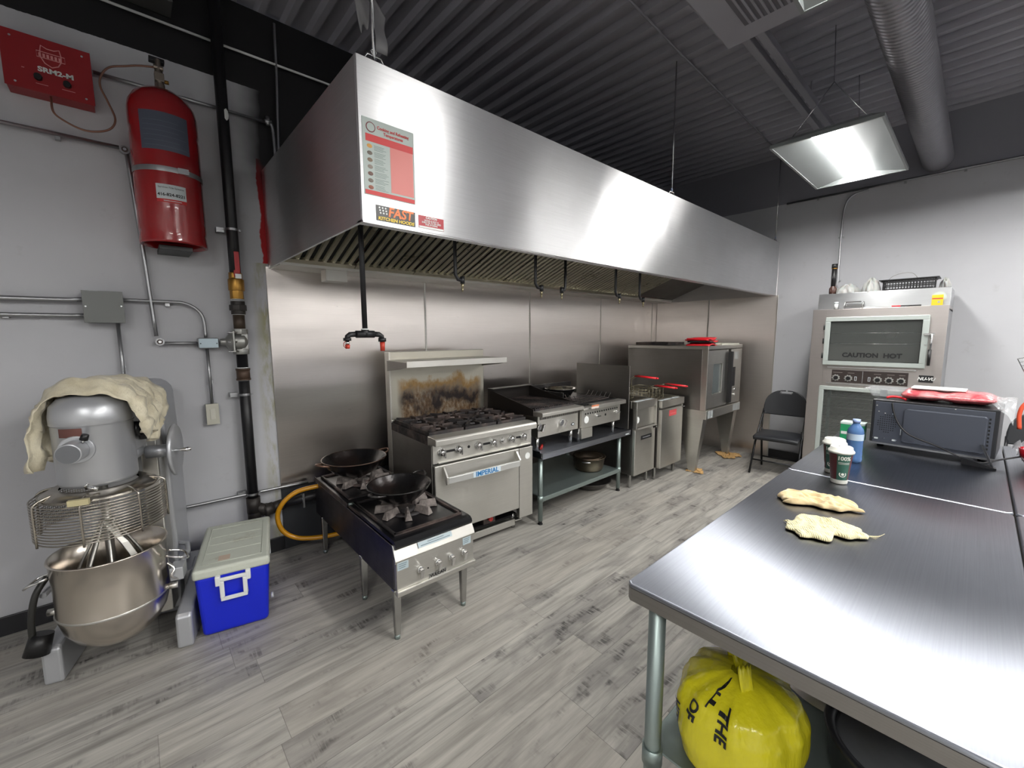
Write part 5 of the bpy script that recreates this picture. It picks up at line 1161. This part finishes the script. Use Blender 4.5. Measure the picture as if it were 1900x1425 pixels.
# bottle
t = thing('water_bottle', 'blue plastic water bottle with a pale label behind the paper cups', 'bottle', (2.42, .343, TZ))
mbot = NT('blue_plastic'); mbot.p(color=rgb(120, 165, 232), rough=.12, trans=.6, ior=1.2); mbot = mbot.m
MB().lathe([(0, 0), (.027, 0), (.031, .006), (.031, .02), (.0295, .03), (.031, .04), (.0295, .055), (.031, .07), (.0295, .085), (.031, .10), (.031, .135), (.028, .152), (.018, .168), (.0125, .176), (.0125, .185)], seg=32).build('body', mbot, t)
MB().lathe([(.0315, .103), (.0315, .132)], seg=32).build('label', plain('bottle_label', rgb(178, 196, 214), .4), t); MB().cyl((0, 0, .181), (0, 0, .197), .0145, seg=24).build('cap', plain('pale_blue_cap', rgb(150, 168, 210), .35), t)
t = thing('carton', 'small green and white carton beside the microwave', 'carton', (2.90, .375, TZ), 0)
MB().box(0, .07, 0, .105, 0, .085).build('box', plain('carton_green', rgb(34, 146, 96), .5), t, bevel=.002); MB().box(-.001, .071, -.001, .106, .085, .098).build('lid', plain('carton_white', rgb(210, 224, 220), .5), t, bevel=.002)
MB().box(-.0012, 0, .06, .10, .03, .045).build('white_print', M['white'], t)

# microwave seen from its back
mw = thing('microwave', 'dark grey microwave oven seen from its back, on the prep table', 'microwave', (2.841, .346, TZ), math.radians(-94))
mmw = plain('microwave_casing', rgb(84, 88, 98), .38, .5); mmd = plain('microwave_edge', rgb(34, 35, 38), .35)
MW_, MD_, Z0, Z1 = .437, .30, .018, .245
MB().box(0, MW_, .004, MD_, Z0, Z1).build('casing', mmd, mw, bevel=.004)
bk = MB().box(.012, MW_ - .014, .0, .006, Z0 + .006, Z1 - .010).build('back_panel', mmw, mw, bevel=.002)
MB().prism([(.128, .042), (.40, .042), (.405, .05), (.405, .205), (.398, .212), (.135, .212), (.124, .20), (.124, .05)], 'y', -.010, .0).build('back_bulge', mmw, mw, bevel=.006)
q = MB()
for i in range(9):
    for j in range(9):
        if (i - 4) ** 2 + (j - 4) ** 2 <= 18: q.cyl((.064 + (i - 4) * .0085, -.0008, .125 + (j - 4) * .011), (.064 + (i - 4) * .0085, .0005, .125 + (j - 4) * .011), .0026, seg=6)
q.build('fan_holes', M['hole'], bk)
for (a, b) in ((.02, .215), (.03, .185), (.055, .178), (.085, .178), (.017, .045), (.105, .045), (.30, .232), (.41, .04), (.06, .048)): MB().cyl((a, -.003, b), (a, .001, b), .0032, seg=10).build('screw', M['chrome'], bk)
q = MB(); q.box(.020, .035, -.002, 0, .040, .048).box(.09, .105, -.002, 0, .040, .048); q.build('bracket_tabs', M['label'], bk)
MB().box(.118, .121, -.002, .0, .075, .105).build('white_mark', M['label'], bk)
q = MB()
for k in range(9): q.box(MW_ - .03, MW_ - .024, -.001, .001, .06 + k * .017, .069 + k * .017)
q.build('edge_slots', M['hole'], bk)
MB().box(0.0, MW_, -.006, .02, Z0 - .002, Z0 + .006).build('bottom_flange', M['emt'], mw)
for (a, b) in ((.04, .04), (MW_ - .04, .04), (.04, MD_ - .04), (MW_ - .04, MD_ - .04)): MB().cyl((a, b, 0), (a, b, Z0 + .002), .014, seg=12).build('foot', M['black'], mw)
MB().tube(smooth_path([(.078, -.004, .235), (.088, -.012, .19), (.108, -.018, .14), (.14, -.026, .10), (.18, -.034, .078), (.26, -.05, .055), (.33, -.075, .03), (.40, -.06, .012), (.46, .0, .03), (.53, .06, .05), (.60, .10, .055)], 7), .0038, 8).build('power_cord', M['black'], mw)
t = thing('metal_bracket', 'dark angled metal bracket leaning against the microwave corner', 'bracket', (2.725, -.05, TZ), 0)
MB().hexa([(-.03, -.04, 0), (-.015, -.042, 0), (-.005, -.034, 0), (-.02, -.032, 0)], [(.06, .0, .085), (.075, -.002, .085), (.08, .006, .085), (.065, .008, .085)]).build('arm', plain('bracket_grey', rgb(74, 76, 80), .35, .7), t)
MB().hexa([(-.03, -.045, 0), (.0, -.045, 0), (.02, .06, 0), (.0, .06, 0)], [(-.03, -.045, .006), (.0, -.045, .006), (.02, .06, .03), (.0, .06, .03)]).build('base', M['black'], t)
# on the microwave (local frame helper)
mwM = Matrix.Translation((2.841, .346, TZ)) @ Matrix.Rotation(math.radians(-94), 4, 'Z')
def on_mw(name, label, cat, x, y, z, rz=0.0):
    p = mwM @ Vector((x, y, z)); return thing(name, label, cat, p, math.radians(-94) + rz)
mclear = NT('clear_plastic'); mclear.p(color=rgb(225, 228, 230), rough=.08, alpha=.32, spec=.8); mclear = mclear.m
t = on_mw('plastic_tray', 'clear plastic food tray on the left corner of the microwave', 'tray', -.045, .09, Z1 + .002)
q = MB(); q.hexa([(.02, .02, 0), (.13, .02, 0), (.13, .13, 0), (.02, .13, 0)], [(0, 0, .042), (.15, 0, .042), (.15, .15, .042), (0, .15, .042)]); q.build('tray', mclear, t, bevel=.006)
MB().box(-.012, .158, -.008, .158, .042, .046).build('rim', mclear, t, bevel=.002); MB().box(.05, .075, .03, .05, .001, .04).build('label', M['label'], t)
t = on_mw('clip', 'red plastic clip on the microwave beside the clear tray', 'clip', .045, .05, Z1 + .001); q = MB(); q.tube(smooth_path([(0, 0, .006), (.02, .005, .014), (.05, .01, .012), (.075, .0, .006)], 4), .006, 8); q.build('clip', mredh, t)
t = on_mw('meat_package', 'pink package wrapped in shiny clear film on top of the microwave', 'package', .095, .02, Z1 + .001)
mp = NT('pink_wrapped'); mp.p(color=mp.mix(mp.range(mp.noise(mp.coord('Object'), 22, 4, .6), .4, .65), rgb(206, 84, 92), rgb(226, 150, 150)), rough=.15, coat=.8, spec=.7); mp.bump(mp.noise(mp.mapping(mp.coord('Object'), (14, 40, 40)), 1, 4, .6), .8, .01)
def fn(u, v):
    a_ = 2 * PI * v; e = max(0.0, 1 - abs(2 * u - 1) ** 6) ** .4
    return (.0 + .325 * u, .13 + .12 * math.cos(a_) * (.75 + .25 * e), .030 + .030 * math.sin(a_) * e * (1 + .12 * math.sin(11 * u) + .1 * math.sin(23 * u)))
MB().grid(fn, 40, 20).build('package', mp.m, t)
def fn(u, v): return (.28 + .10 * u, .02 + .16 * v, .035 - .11 * u * u * (.5 + .5 * math.sin(2 + 3 * v)) + .008 * math.sin(20 * v + 9 * u))
MB().grid(fn, 14, 16, False).build('loose_film', mclear, t)
t = on_mw('paper_sheets', 'white folded papers lying on the pink package', 'paper', .13, .07, Z1 + .063, .04); MB().box(0, .19, 0, .12, 0, .006).build('sheets', M['white'], t)
# shiny film by the microwave
def fn(u, v): return (.26 * u, .16 * v, .022 + .022 * math.sin(13 * u + 4 * v) * math.sin(9 * v) + .012 * math.sin(31 * u - 17 * v) + .01 * math.sin(43 * v))
mfilm = NT('crinkled_film'); mfilm.p(color=rgb(214, 214, 218), rough=.1, alpha=.55, spec=1.0, coat=.5); mfilm = mfilm.m
o = MB().grid(fn, 26, 20, False).build('plastic_wrap', mfilm); o.location = (2.86, -.33, TZ + .03); o.rotation_euler = (0, 0, .1); tag(o, 'crumpled clear plastic wrap on the table right of the microwave', 'plastic wrap')
# right edge clutter
t = thing('wire_skimmer', 'wire mesh skimmer standing up at the right edge', 'skimmer', (3.02, -.20, TZ))
q = MB(); 
A = Vector((-.0, .075, .465)); U = Vector((0, -.16, .05)); V = Vector((0, -.055, -.13))
for k in range(9): q.tube([A + U * (k / 8), A + U * (k / 8) + V], .0013, 4); q.tube([A + V * (k / 8), A + V * (k / 8) + U], .0013, 4)
q.tube([A, A + U, A + U + V, A + V], .003, 6, closed=True); q.build('mesh', M['wire'], t); MB().tube([A + V + U * .5, (0, -.06, .02)], .004, 6).build('handle', M['wire'], t)
t = thing('jug', 'dark tall utensil jug holding the skimmer', 'jug', (3.02, -.26, TZ)); MB().lathe([(0, 0), (.05, 0), (.055, .15), (.05, .15), (.046, .006), (0, .006)], seg=28).build('jug', M['black'], t)
t = thing('red_bowl', 'glossy red bowl with dark contents at the right edge', 'bowl', (2.86, -.215, TZ + .001)); t.scale = (1, 1, 1.5); MB().lathe([(0, 0), (.03, 0), (.055, .03), (.06, .055), (.056, .055), (.05, .03), (0, .006)], seg=32).build('bowl', plain('bowl_red', rgb(168, 20, 34), .15, coat=.8), t)
tag(MB().tube(smooth_path([(2.96, -.155, TZ + .15), (2.96, -.150, TZ + .22), (2.96, -.165, TZ + .27), (2.96, -.21, TZ + .29), (2.93, -.27, TZ + .25), (2.90, -.32, TZ + .1), (2.90, -.33, TZ + .012)], 6), .0075, 10).build('orange_cord', plain('orange_rubber', rgb(226, 92, 62), .35)), 'looped orange cord above the red bowl at the right edge', 'cord')

# ================================================================== PROOFER OVEN (bakery oven over proofing cabinet)
nv = thing('bakery_oven', 'tall steel bakery oven with CAUTION HOT glass door over a glazed proofing cabinet', 'oven', (5.0, 1.117, 0), -PI / 2)
NW, ND = .93, .64; msteel2 = steel('proofer_steel', rgb(190, 184, 181), .36, .5, .25, 0, smudge=.06); mgr = plain('proofer_interior', rgb(226, 224, 214), .5)
MB().box(0, .02, .03, ND, .05, 1.70).build('side_panel', msteel2, nv); MB().box(NW - .02, NW, .03, ND, .05, 1.70).build('side_panel', M['emt'], nv)
MB().box(0.02, NW - .02, ND - .02, ND, .05, 1.70).build('back_panel', mgr, nv)
MB().box(0, NW, .03, ND, 1.69, 1.726).build('top_panel', msteel2, nv); MB().box(.02, NW - .02, .03, ND - .02, 1.0, 1.19).build('middle_casing', msteel2, nv); MB().box(0.02, NW - .02, .03, ND - .02, .05, .16).build('bottom_casing', msteel2, nv)
q = MB(); q.box(0, .115, 0, .03, .05, 1.726).box(.82, NW, 0, .03, .05, 1.726).box(.115, .82, 0, .03, 1.645, 1.726).box(.115, .82, 0, .03, .985, 1.203).box(.115, .82, 0, .03, .05, .175); q.build('front_panel', msteel2, nv, bevel=.002)
q = MB(); q.box(.02, .93, .07, ND, 1.726, 1.878); q.build('canopy', steel('canopy_steel', rgb(206, 208, 210), .3, .7, .25, 0, smudge=.05), nv, bevel=.003)
MB().cyl((.862, .068, 1.80), (.862, .070, 1.80), .042, seg=32).build('round_sticker', plain('sticker_pale', rgb(196, 206, 200), .4), nv)
for (zz) in (1.172, 1.018): MB().box(.15, .775, -.012, .0, zz, zz + .008).build('drip_lip', M['chrome'], nv)
malu = plain('door_frame_aluminium', rgb(186, 194, 190), .4, .35)
q = MB(); q.frame(.112, .825, 1.198, 1.650, .040, -.03, .0); d1 = q.build('door', malu, nv, bevel=.004)
mgl = NT('smoked_glass'); mgl.p(color=rgb(96, 100, 98), rough=.06, alpha=.30, spec=.8); mgl = mgl.m
MB().box(.150, .787, -.014, -.010, 1.236, 1.612).build('glass', mgl, d1); MB().tube([(.155, -.018, 1.24), (.782, -.018, 1.24), (.782, -.018, 1.608), (.155, -.018, 1.608)], .003, 5, closed=True).build('gasket', M['ink'], d1)
text('CAUTION  HOT', .056, M['ink'], 'lettering', d1, (.466, -.0155, 1.295), bold=.0022, wide=1.03, ext=.0003)
for zz in (1.26, 1.40, 1.53): MB().cyl((.104, -.02, zz), (.104, -.02, zz + .05), .007).build('hinge', M['ink'], d1)
q = MB(); q.box(.80, .865, -.045, -.028, 1.478, 1.497).cyl((.846, -.05, 1.49), (.846, -.05, 1.36), .011, .009, 14); o = q.build('door_handle', M['chrome'], d1, bevel=.002); MB().cyl((.846, -.05, 1.36), (.846, -.05, 1.225), .012, .010, 14).build('handle_grip', M['black'], o)
MB().cyl((.815, -.036, 1.40), (.815, -.028, 1.40), .006).build('door_screw', M['chrome'], d1)
for zz in (1.40, 1.50):
    q = MB(); q.tube([(.03, .06, zz), (.90, .06, zz)], .004, 6)
    for k in range(18): q.tube([(.05 + k * .049, .06, zz), (.05 + k * .049, .58, zz)], .002, 4)
    q.build('oven_rack', M['wire'], nv)
MB().cyl((.52, ND - .05, 1.50), (.52, ND - .02, 1.50), .055, seg=24).build('oven_fan', M['steel_dark'], nv)
mcp = plain('control_face', rgb(52, 44, 42), .4)
cp = MB().box(.188, .729, -.006, .0, 1.034, 1.152).build('control_panel', mcp, nv, bevel=.002)
for kx in (.223, .317, .528, .606, .685):
    q = MB(); n = 9; ring = []
    for k in range(n * 4): ring.append(((.026 if k % 4 < 2 else .032) * math.cos(2 * PI * k / (n * 4)) + kx, (.026 if k % 4 < 2 else .032) * math.sin(2 * PI * k / (n * 4)) + 1.077))
    q.prism(ring, 'y', -.009, -.006); o = q.build('dial_ring', plain('dial_marks', rgb(150, 150, 146), .5), cp); MB().cyl((kx, -.009, 1.077), (kx, -.026, 1.077), .019, .016, 20).build('dial_knob', M['black'], o)
for kx in (.371, .469):
    q = MB(); q.frame(kx - .008, kx + .008, 1.058, 1.096, .003, -.009, -.006); q.build('rocker_switch', M['label'], cp)
MB().box(.42, .4215, -.007, -.006, 1.04, 1.148).build('divider', M['label'], cp)
mpp = plain('panel_print', rgb(132, 124, 120), .5)
for a_, b_ in ((.20, .27), (.31, .36), (.5, .55), (.59, .64), (.67, .71)): MB().box(a_, b_, -.0068, -.006, 1.125, 1.129).build('printed_word', mpp, cp)
o = MB().box(.794, .884, -.004, 0, 1.078, 1.138).build('name_plate', M['ink'], nv); text('NU-VU', .036, M['white'], 'lettering', o, (.839, -.005, 1.108), bold=.0012, shear=.3, ext=.0004, wide=.95)
q = MB(); q.frame(.104, .835, .165, .992, .036, -.03, .0); d2 = q.build('cabinet_door', malu, nv, bevel=.004); MB().box(.138, .80, -.014, -.010, .20, .957).build('glass', mgl, d2)
MB().box(.815, .845, -.05, -.03, .55, .68).build('cabinet_handle', M['chrome'], d2, bevel=.003)
for zz in (.30, .42, .54, .66, .78, .88):
    q = MB()
    for yy in (.08, .30, .55): q.tube([(.03, yy, zz), (.90, yy, zz)], .0035, 5)
    for k in range(12): q.tube([(.06 + k * .073, .08, zz), (.06 + k * .073, .55, zz)], .002, 4)
    q.build('cabinet_rack', M['wire'], nv)
for sx in (.16, .77): MB().box(sx - .012, sx + .012, .12, .135, .16, .99).build('rack_post', M['galv'], nv)
for (a, b) in ((.04, .08), (NW - .04, .08), (.04, ND - .06), (NW - .04, ND - .06)): MB().cyl((a, b, 0), (a, b, .052), .022, seg=14).build('foot', M['black'], nv)
MB().box(-.018, -.0, .30, .36, 1.25, 1.44).build('side_box', M['galv'], nv, bevel=.002)
nM = Matrix.Translation((5.0, 1.117, 0)) @ Matrix.Rotation(-PI / 2, 4, 'Z')
def on_nv(name, label, cat, x, y, z, group=None, rz=0.0):
    return thing(name, label, cat, nM @ Vector((x, y, z)), -PI / 2 + rz, group)
CT = 1.8785; LT = 1.7265
t = on_nv('work_light', 'black cylindrical work light standing on the bakery oven, left end', 'lamp', .118, .12, CT)
MB().lathe([(0, 0), (.028, 0), (.03, .02), (.03, .055), (.02, .07), (.018, .08)], seg=24).build('base', plain('brown_base', rgb(70, 44, 36), .35), t); MB().cyl((0, 0, .07), (0, 0, .245), .019, .021, 24).build('tube', M['black'], t); MB().cyl((0, 0, .245), (0, 0, .285), .024, seg=24).build('top_cap', M['black'], t); MB().cyl((0, 0, .24), (0, 0, .246), .0245, seg=24).build('gold_ring', mbrass, t)
mbag = NT('thin_white_plastic'); mbag.p(color=rgb(176, 177, 174), rough=.4, alpha=.85, sub=.1); mbag = mbag.m
def blob(parent, name, mat, cx, cy, rx, ry, h, seed):
    rnd = random.Random(seed); p_ = [rnd.uniform(0, 6) for _ in range(5)]
    def fn(u, v):
        a_ = 2 * PI * u; b_ = v * PI / 2; w2 = 1 + .12 * math.sin(5 * a_ + p_[0]) + .08 * math.sin(9 * a_ + 7 * v + p_[1]) + .07 * math.sin(14 * a_ + p_[3])
        return (cx + rx * math.cos(a_) * math.cos(b_) * w2, cy + ry * math.sin(a_) * math.cos(b_) * w2, h * math.sin(b_) * (1 + .12 * math.sin(6 * a_ + p_[2]) + .08 * math.sin(11 * v + 3 * a_)))
    return MB().grid(fn, 40, 12).build(name, mat, parent)
t = on_nv('plastic_bag', 'flat crumpled white plastic bag on the bakery oven beside the work light', 'bag', .23, .16, CT); blob(t, 'bag', mbag, 0, 0, .09, .09, .08, 1)
t = on_nv('plastic_bag', 'rounder crumpled white plastic bag on the bakery oven beside the black basket', 'bag', .40, .17, CT); blob(t, 'bag', mbag, 0, 0, .065, .09, .115, 5)
t = on_nv('plastic_basket', 'black slotted plastic basket with a wire handle on the bakery oven', 'basket', .475, .09, CT)
q = MB(); BW, BD, BH, sl = .36, .20, .095, .022
for j in range(3): zz = .004 + j * .038; o_ = sl * (1 - zz / BH); q.box(o_, BW - o_, o_, o_ + .004, zz, zz + .010).box(o_, BW - o_, BD - o_ - .004, BD - o_, zz, zz + .010).box(o_, o_ + .004, o_, BD - o_, zz, zz + .010).box(BW - o_ - .004, BW - o_, o_, BD - o_, zz, zz + .010)
for k in range(17):
    xx = sl + (BW - 2 * sl) * k / 16
    q.box(xx - .003, xx + .003, sl * .5, sl * .5 + .004, .004, .088).box(xx - .003, xx + .003, BD - sl * .5 - .004, BD - sl * .5, .004, .088)
for k in range(8):
    yy = sl + (BD - 2 * sl) * k / 7; q.box(sl * .5, sl * .5 + .004, yy - .003, yy + .003, .004, .088).box(BW - sl * .5 - .004, BW - sl * .5, yy - .003, yy + .003, .004, .088)
q.box(sl, BW - sl, sl, BD - sl, 0, .005); q.box(-.014, BW + .014, -.010, .008, .088, .096).box(-.014, BW + .014, BD - .008, BD + .01, .088, .096).box(-.014, .008, 0, BD, .088, .096).box(BW - .008, BW + .014, 0, BD, .088, .096)
q.build('basket', M['black'], t); MB().tube(smooth_path([(.03, .10, .09), (.07, .10, .135), (.14, .10, .155), (.20, .10, .145), (.24, .10, .09)], 5), .0025, 6).build('wire_handle', M['steel_dark'], t)
t = on_nv('plastic_bag', 'small crumpled clear bag behind the basket at the oven end', 'bag', .88, .22, CT); blob(t, 'bag', mbag, 0, 0, .035, .04, .08, 8)
t = on_nv('pill_jar', 'small white jar on the front ledge of the bakery oven', 'jar', .172, .03, LT); MB().cyl((0, 0, 0), (0, 0, .052), .016, seg=20).build('jar', M['white'], t); MB().cyl((0, 0, .052), (0, 0, .068), .017, seg=20).build('lid', M['label'], t)
t = on_nv('wire_stand', 'small shiny wire stand on the front ledge of the bakery oven', 'stand', .232, .008, LT)
q = MB(); 
for xx in (0, .135):
    q.tube([(xx, .0, .0), (xx + .01, .0, .062), (xx + .01, .045, .062), (xx, .05, 0)], .0028, 6)
q.box(.012, .13, .0, .045, .056, .066); q.box(.0, .14, .002, .006, .018, .022); q.build('stand', M['chrome'], t)
t = on_nv('yellow_packet', 'yellow carton standing on the ledge of the bakery oven under the round sticker', 'packet', .82, .02, LT); MB().box(0, .068, 0, .022, 0, .088).build('carton', plain('packet_yellow', rgb(232, 196, 44), .45), t, bevel=.001); MB().box(.002, .066, -.001, 0, .052, .062).build('red_stripe', plain('stripe_red', rgb(196, 84, 60), .45), t); MB().box(.036, .052, -.0012, 0, .02, .038).build('grey_print', plain('print_mid', rgb(170, 170, 150), .5), t)
t = on_nv('marker_pen', 'black and red marker pen lying on the ledge of the bakery oven', 'pen', .60, .03, LT + .007); MB().cyl((0, 0, 0), (.16, 0, 0), .007, seg=12).build('barrel', M['black'], t); MB().cyl((-.03, 0, 0), (.03, 0, 0), .0075, seg=12).build('cap', mredh, t)
t = on_nv('spoon', 'thin dark utensil on the ledge left of the marker pen', 'utensil', .45, .035, LT + .003); MB().box(0, .12, -.004, .004, 0, .004).build('handle', M['steel_dark'], t); MB().lathe([(0, .006), (.02, .003), (.024, 0)], (-.01, 0, 0), seg=14, sy=.6).build('bowl', M['label'], t)
t = on_nv('paper_scrap', 'small white crumpled paper on the ledge of the bakery oven', 'paper', .40, .03, LT); blob(t, 'scrap', M['white'], 0, 0, .03, .018, .012, 3)

# ================================================================== FOLDING CHAIR
ch = thing('folding_chair', 'black padded folding chair between the steel wall panel and the bakery oven', 'chair', (5.045, 1.35, 0), math.radians(-85))
# local x: chair's width, local y: towards its back
cwid = .20
mvin = plain('black_vinyl', rgb(34, 36, 40), .42, spec=.5); mch = plain('chair_frame_black', rgb(26, 26, 29), .3, .3)
def seatf(u, v):
    a_ = u * 2 - 1; b_ = v * 2 - 1; wx = cwid * (1 - .10 * (b_ > 0) * b_ ** 2); return (a_ * wx, b_ * .185, .405 + .018 * (1 - a_ ** 6) * (1 - b_ ** 6) + .008 * b_)
q = MB(); q.grid(seatf, 20, 16); q.build('seat', mvin, ch, solid=.035)
def backf(u, v):
    a_ = u * 2 - 1; top_ = math.sqrt(max(0.0, 1 - abs(a_) ** 2.6)); z0 = .60 + .006 * a_ * a_; z1 = .70 + .175 * top_; z_ = z0 + (z1 - z0) * v; return (a_ * .205 * (1 - .03 * v), .215 + (z_ - .6) * .12 + .025 * (1 - a_ * a_), z_)
q = MB(); nu, nv_ = 40, 24; q.grid(backf, nu, nv_); q.f = [f for i, f in enumerate(q.f) if not (((((i % nu) + .5) / nu * 2 - 1) / .30) ** 2 + ((((i // nu) + .5) / nv_ - .925) / .055) ** 2 < 1 and True)]; q.sm = [True] * len(q.f); q.build('backrest', mvin, ch, solid=.022)
for s_ in (-1, 1):
    MB().tube([(s_ * .198, .235, .66), (s_ * .20, .19, .60), (s_ * .208, -.04, .33), (s_ * .212, -.20, .012)], .0105, 10).build('front_leg', mch, ch)
    MB().tube([(s_ * .188, .12, .46), (s_ * .186, .13, .38), (s_ * .184, .21, .012)], .0105, 10).build('rear_leg', mch, ch)
    MB().tube([(s_ * .196, .19, .60), (s_ * .19, .13, .42)], .006, 8).build('side_brace', mch, ch)
MB().tube([(-.184, .185, .12), (.184, .185, .12)], .008, 8).build('cross_bar', mch, ch); MB().tube([(-.208, -.13, .15), (.208, -.13, .15)], .008, 8).build('cross_bar', mch, ch)
dup(ch, (4.98, -.42, 0), math.radians(-88), 'black folding chair whose rounded back shows behind the tables at the right edge')

# ================================================================== UNDER THE TABLE
def bag_pt(a_, v, off=0.0):           # a: angle, v: 0 bottom .. 1 gathered top
    prof_ = [(0.0, .10), (.12, .128), (.35, .136), (.6, .133), (.8, .118), (.92, .08), (1.0, .02)]
    for (v0, r0), (v1, r1) in zip(prof_, prof_[1:]):
        if v <= v1: k = (v - v0) / (v1 - v0); k = k * k * (3 - 2 * k); rr = r0 + (r1 - r0) * k; break
    ry = 1 + .035 * math.sin(5 * a_ + 3 * v) + (.05 * math.sin(11 * a_ + 2) + .03 * math.sin(17 * a_)) * max(0, v - .35) * 1.4
    return Vector(((rr * ry + off) * math.cos(a_), (rr * ry + off) * math.sin(a_) * .95, .195 * v ** .92 + off * .3))
t = thing('shopping_bag', 'full yellow plastic carrier bag with black lettering on the undershelf', 'bag', (1.0, .31, .497)); t.scale = (1.06, 1.06, 1.12)
mbagy = NT('yellow_film'); mbagy.p(color=rgb(214, 204, 34), rough=.25, spec=.6, sub=.0); mbagy.bump(mbagy.noise(mbagy.mapping(mbagy.coord('Object'), (16, 16, 5)), 1, 4, .6), .6, .012); mbagy = mbagy.m
MB().grid(lambda u, v: bag_pt(2 * PI * u, v), 72, 24).build('bag', mbagy, t)
for s_, rz_ in ((1, .2), (-1, 1.0)):
    def fn(u, v, s_=s_): return (s_ * (.01 + .055 * u), .02 * math.sin(3 * u) + .03 * (v - .5), .19 + .05 * math.sin(PI * min(u * 1.2, 1)) - .09 * u * u + .006 * math.sin(20 * v + 8 * u))
    o = MB().grid(fn, 14, 8).build('handle', mbagy, t, solid=.001); o.rotation_euler = (0, 0, rz_)
def bag_text(s_, size, a0, v0, down=True):
    tx = text(s_, size, M['ink'], 'lettering', t, bold=.0012, ext=.0)
    tx.rotation_euler = (0, 0, 0)
    bm = bmesh.new(); bm.from_mesh(tx.data); bmesh.ops.subdivide_edges(bm, edges=bm.edges, cuts=2, use_grid_fill=True); bm.to_mesh(tx.data); bm.free()
    for v in tx.data.vertices:         # the word runs downwards
        vv = v0 - v.co.x / .20; aa = a0 + v.co.y / .13; v.co = bag_pt(aa, min(max(vv, .01), .99), .0022)
    return tx
bag_text('THE', .034, math.radians(-176), .72); bag_text('OF', .032, math.radians(-206), .70); bag_text('ALL', .022, math.radians(-192), .90); bag_text('HIT', .030, math.radians(-226), .50)
t = thing('stock_pot', 'large dark lidded pot on the undershelf beside the yellow bag', 'pot', (1.17, .02, .497))
mlidg = NT('grey_ridged_lid'); o_ = mlidg.xyz(mlidg.coord('Object')); mlidg.p(color=rgb(108, 110, 114), rough=.5); mlidg = mlidg.m
MB().lathe([(0, 0), (.13, 0), (.14, .02), (.148, .10), (.155, .112), (.152, .118), (.135, .112), (.132, .10)], seg=48).build('body', plain('pot_black', rgb(40, 41, 46), .35), t)
MB().lathe([(.132, .10), (.125, .106), (.112, .104), (.108, .108), (.092, .106), (.088, .110), (.07, .108), (.066, .112), (.045, .110), (.04, .114), (0, .114)], seg=48).build('lid', mlidg, t)
t = thing('shallow_pan', 'upturned shallow metal pan at the back of the undershelf', 'pan', (1.42, .20, .497)); MB().lathe([(0, .03), (.08, .028), (.12, .012), (.13, 0)], seg=40).build('pan', M['steel'], t)
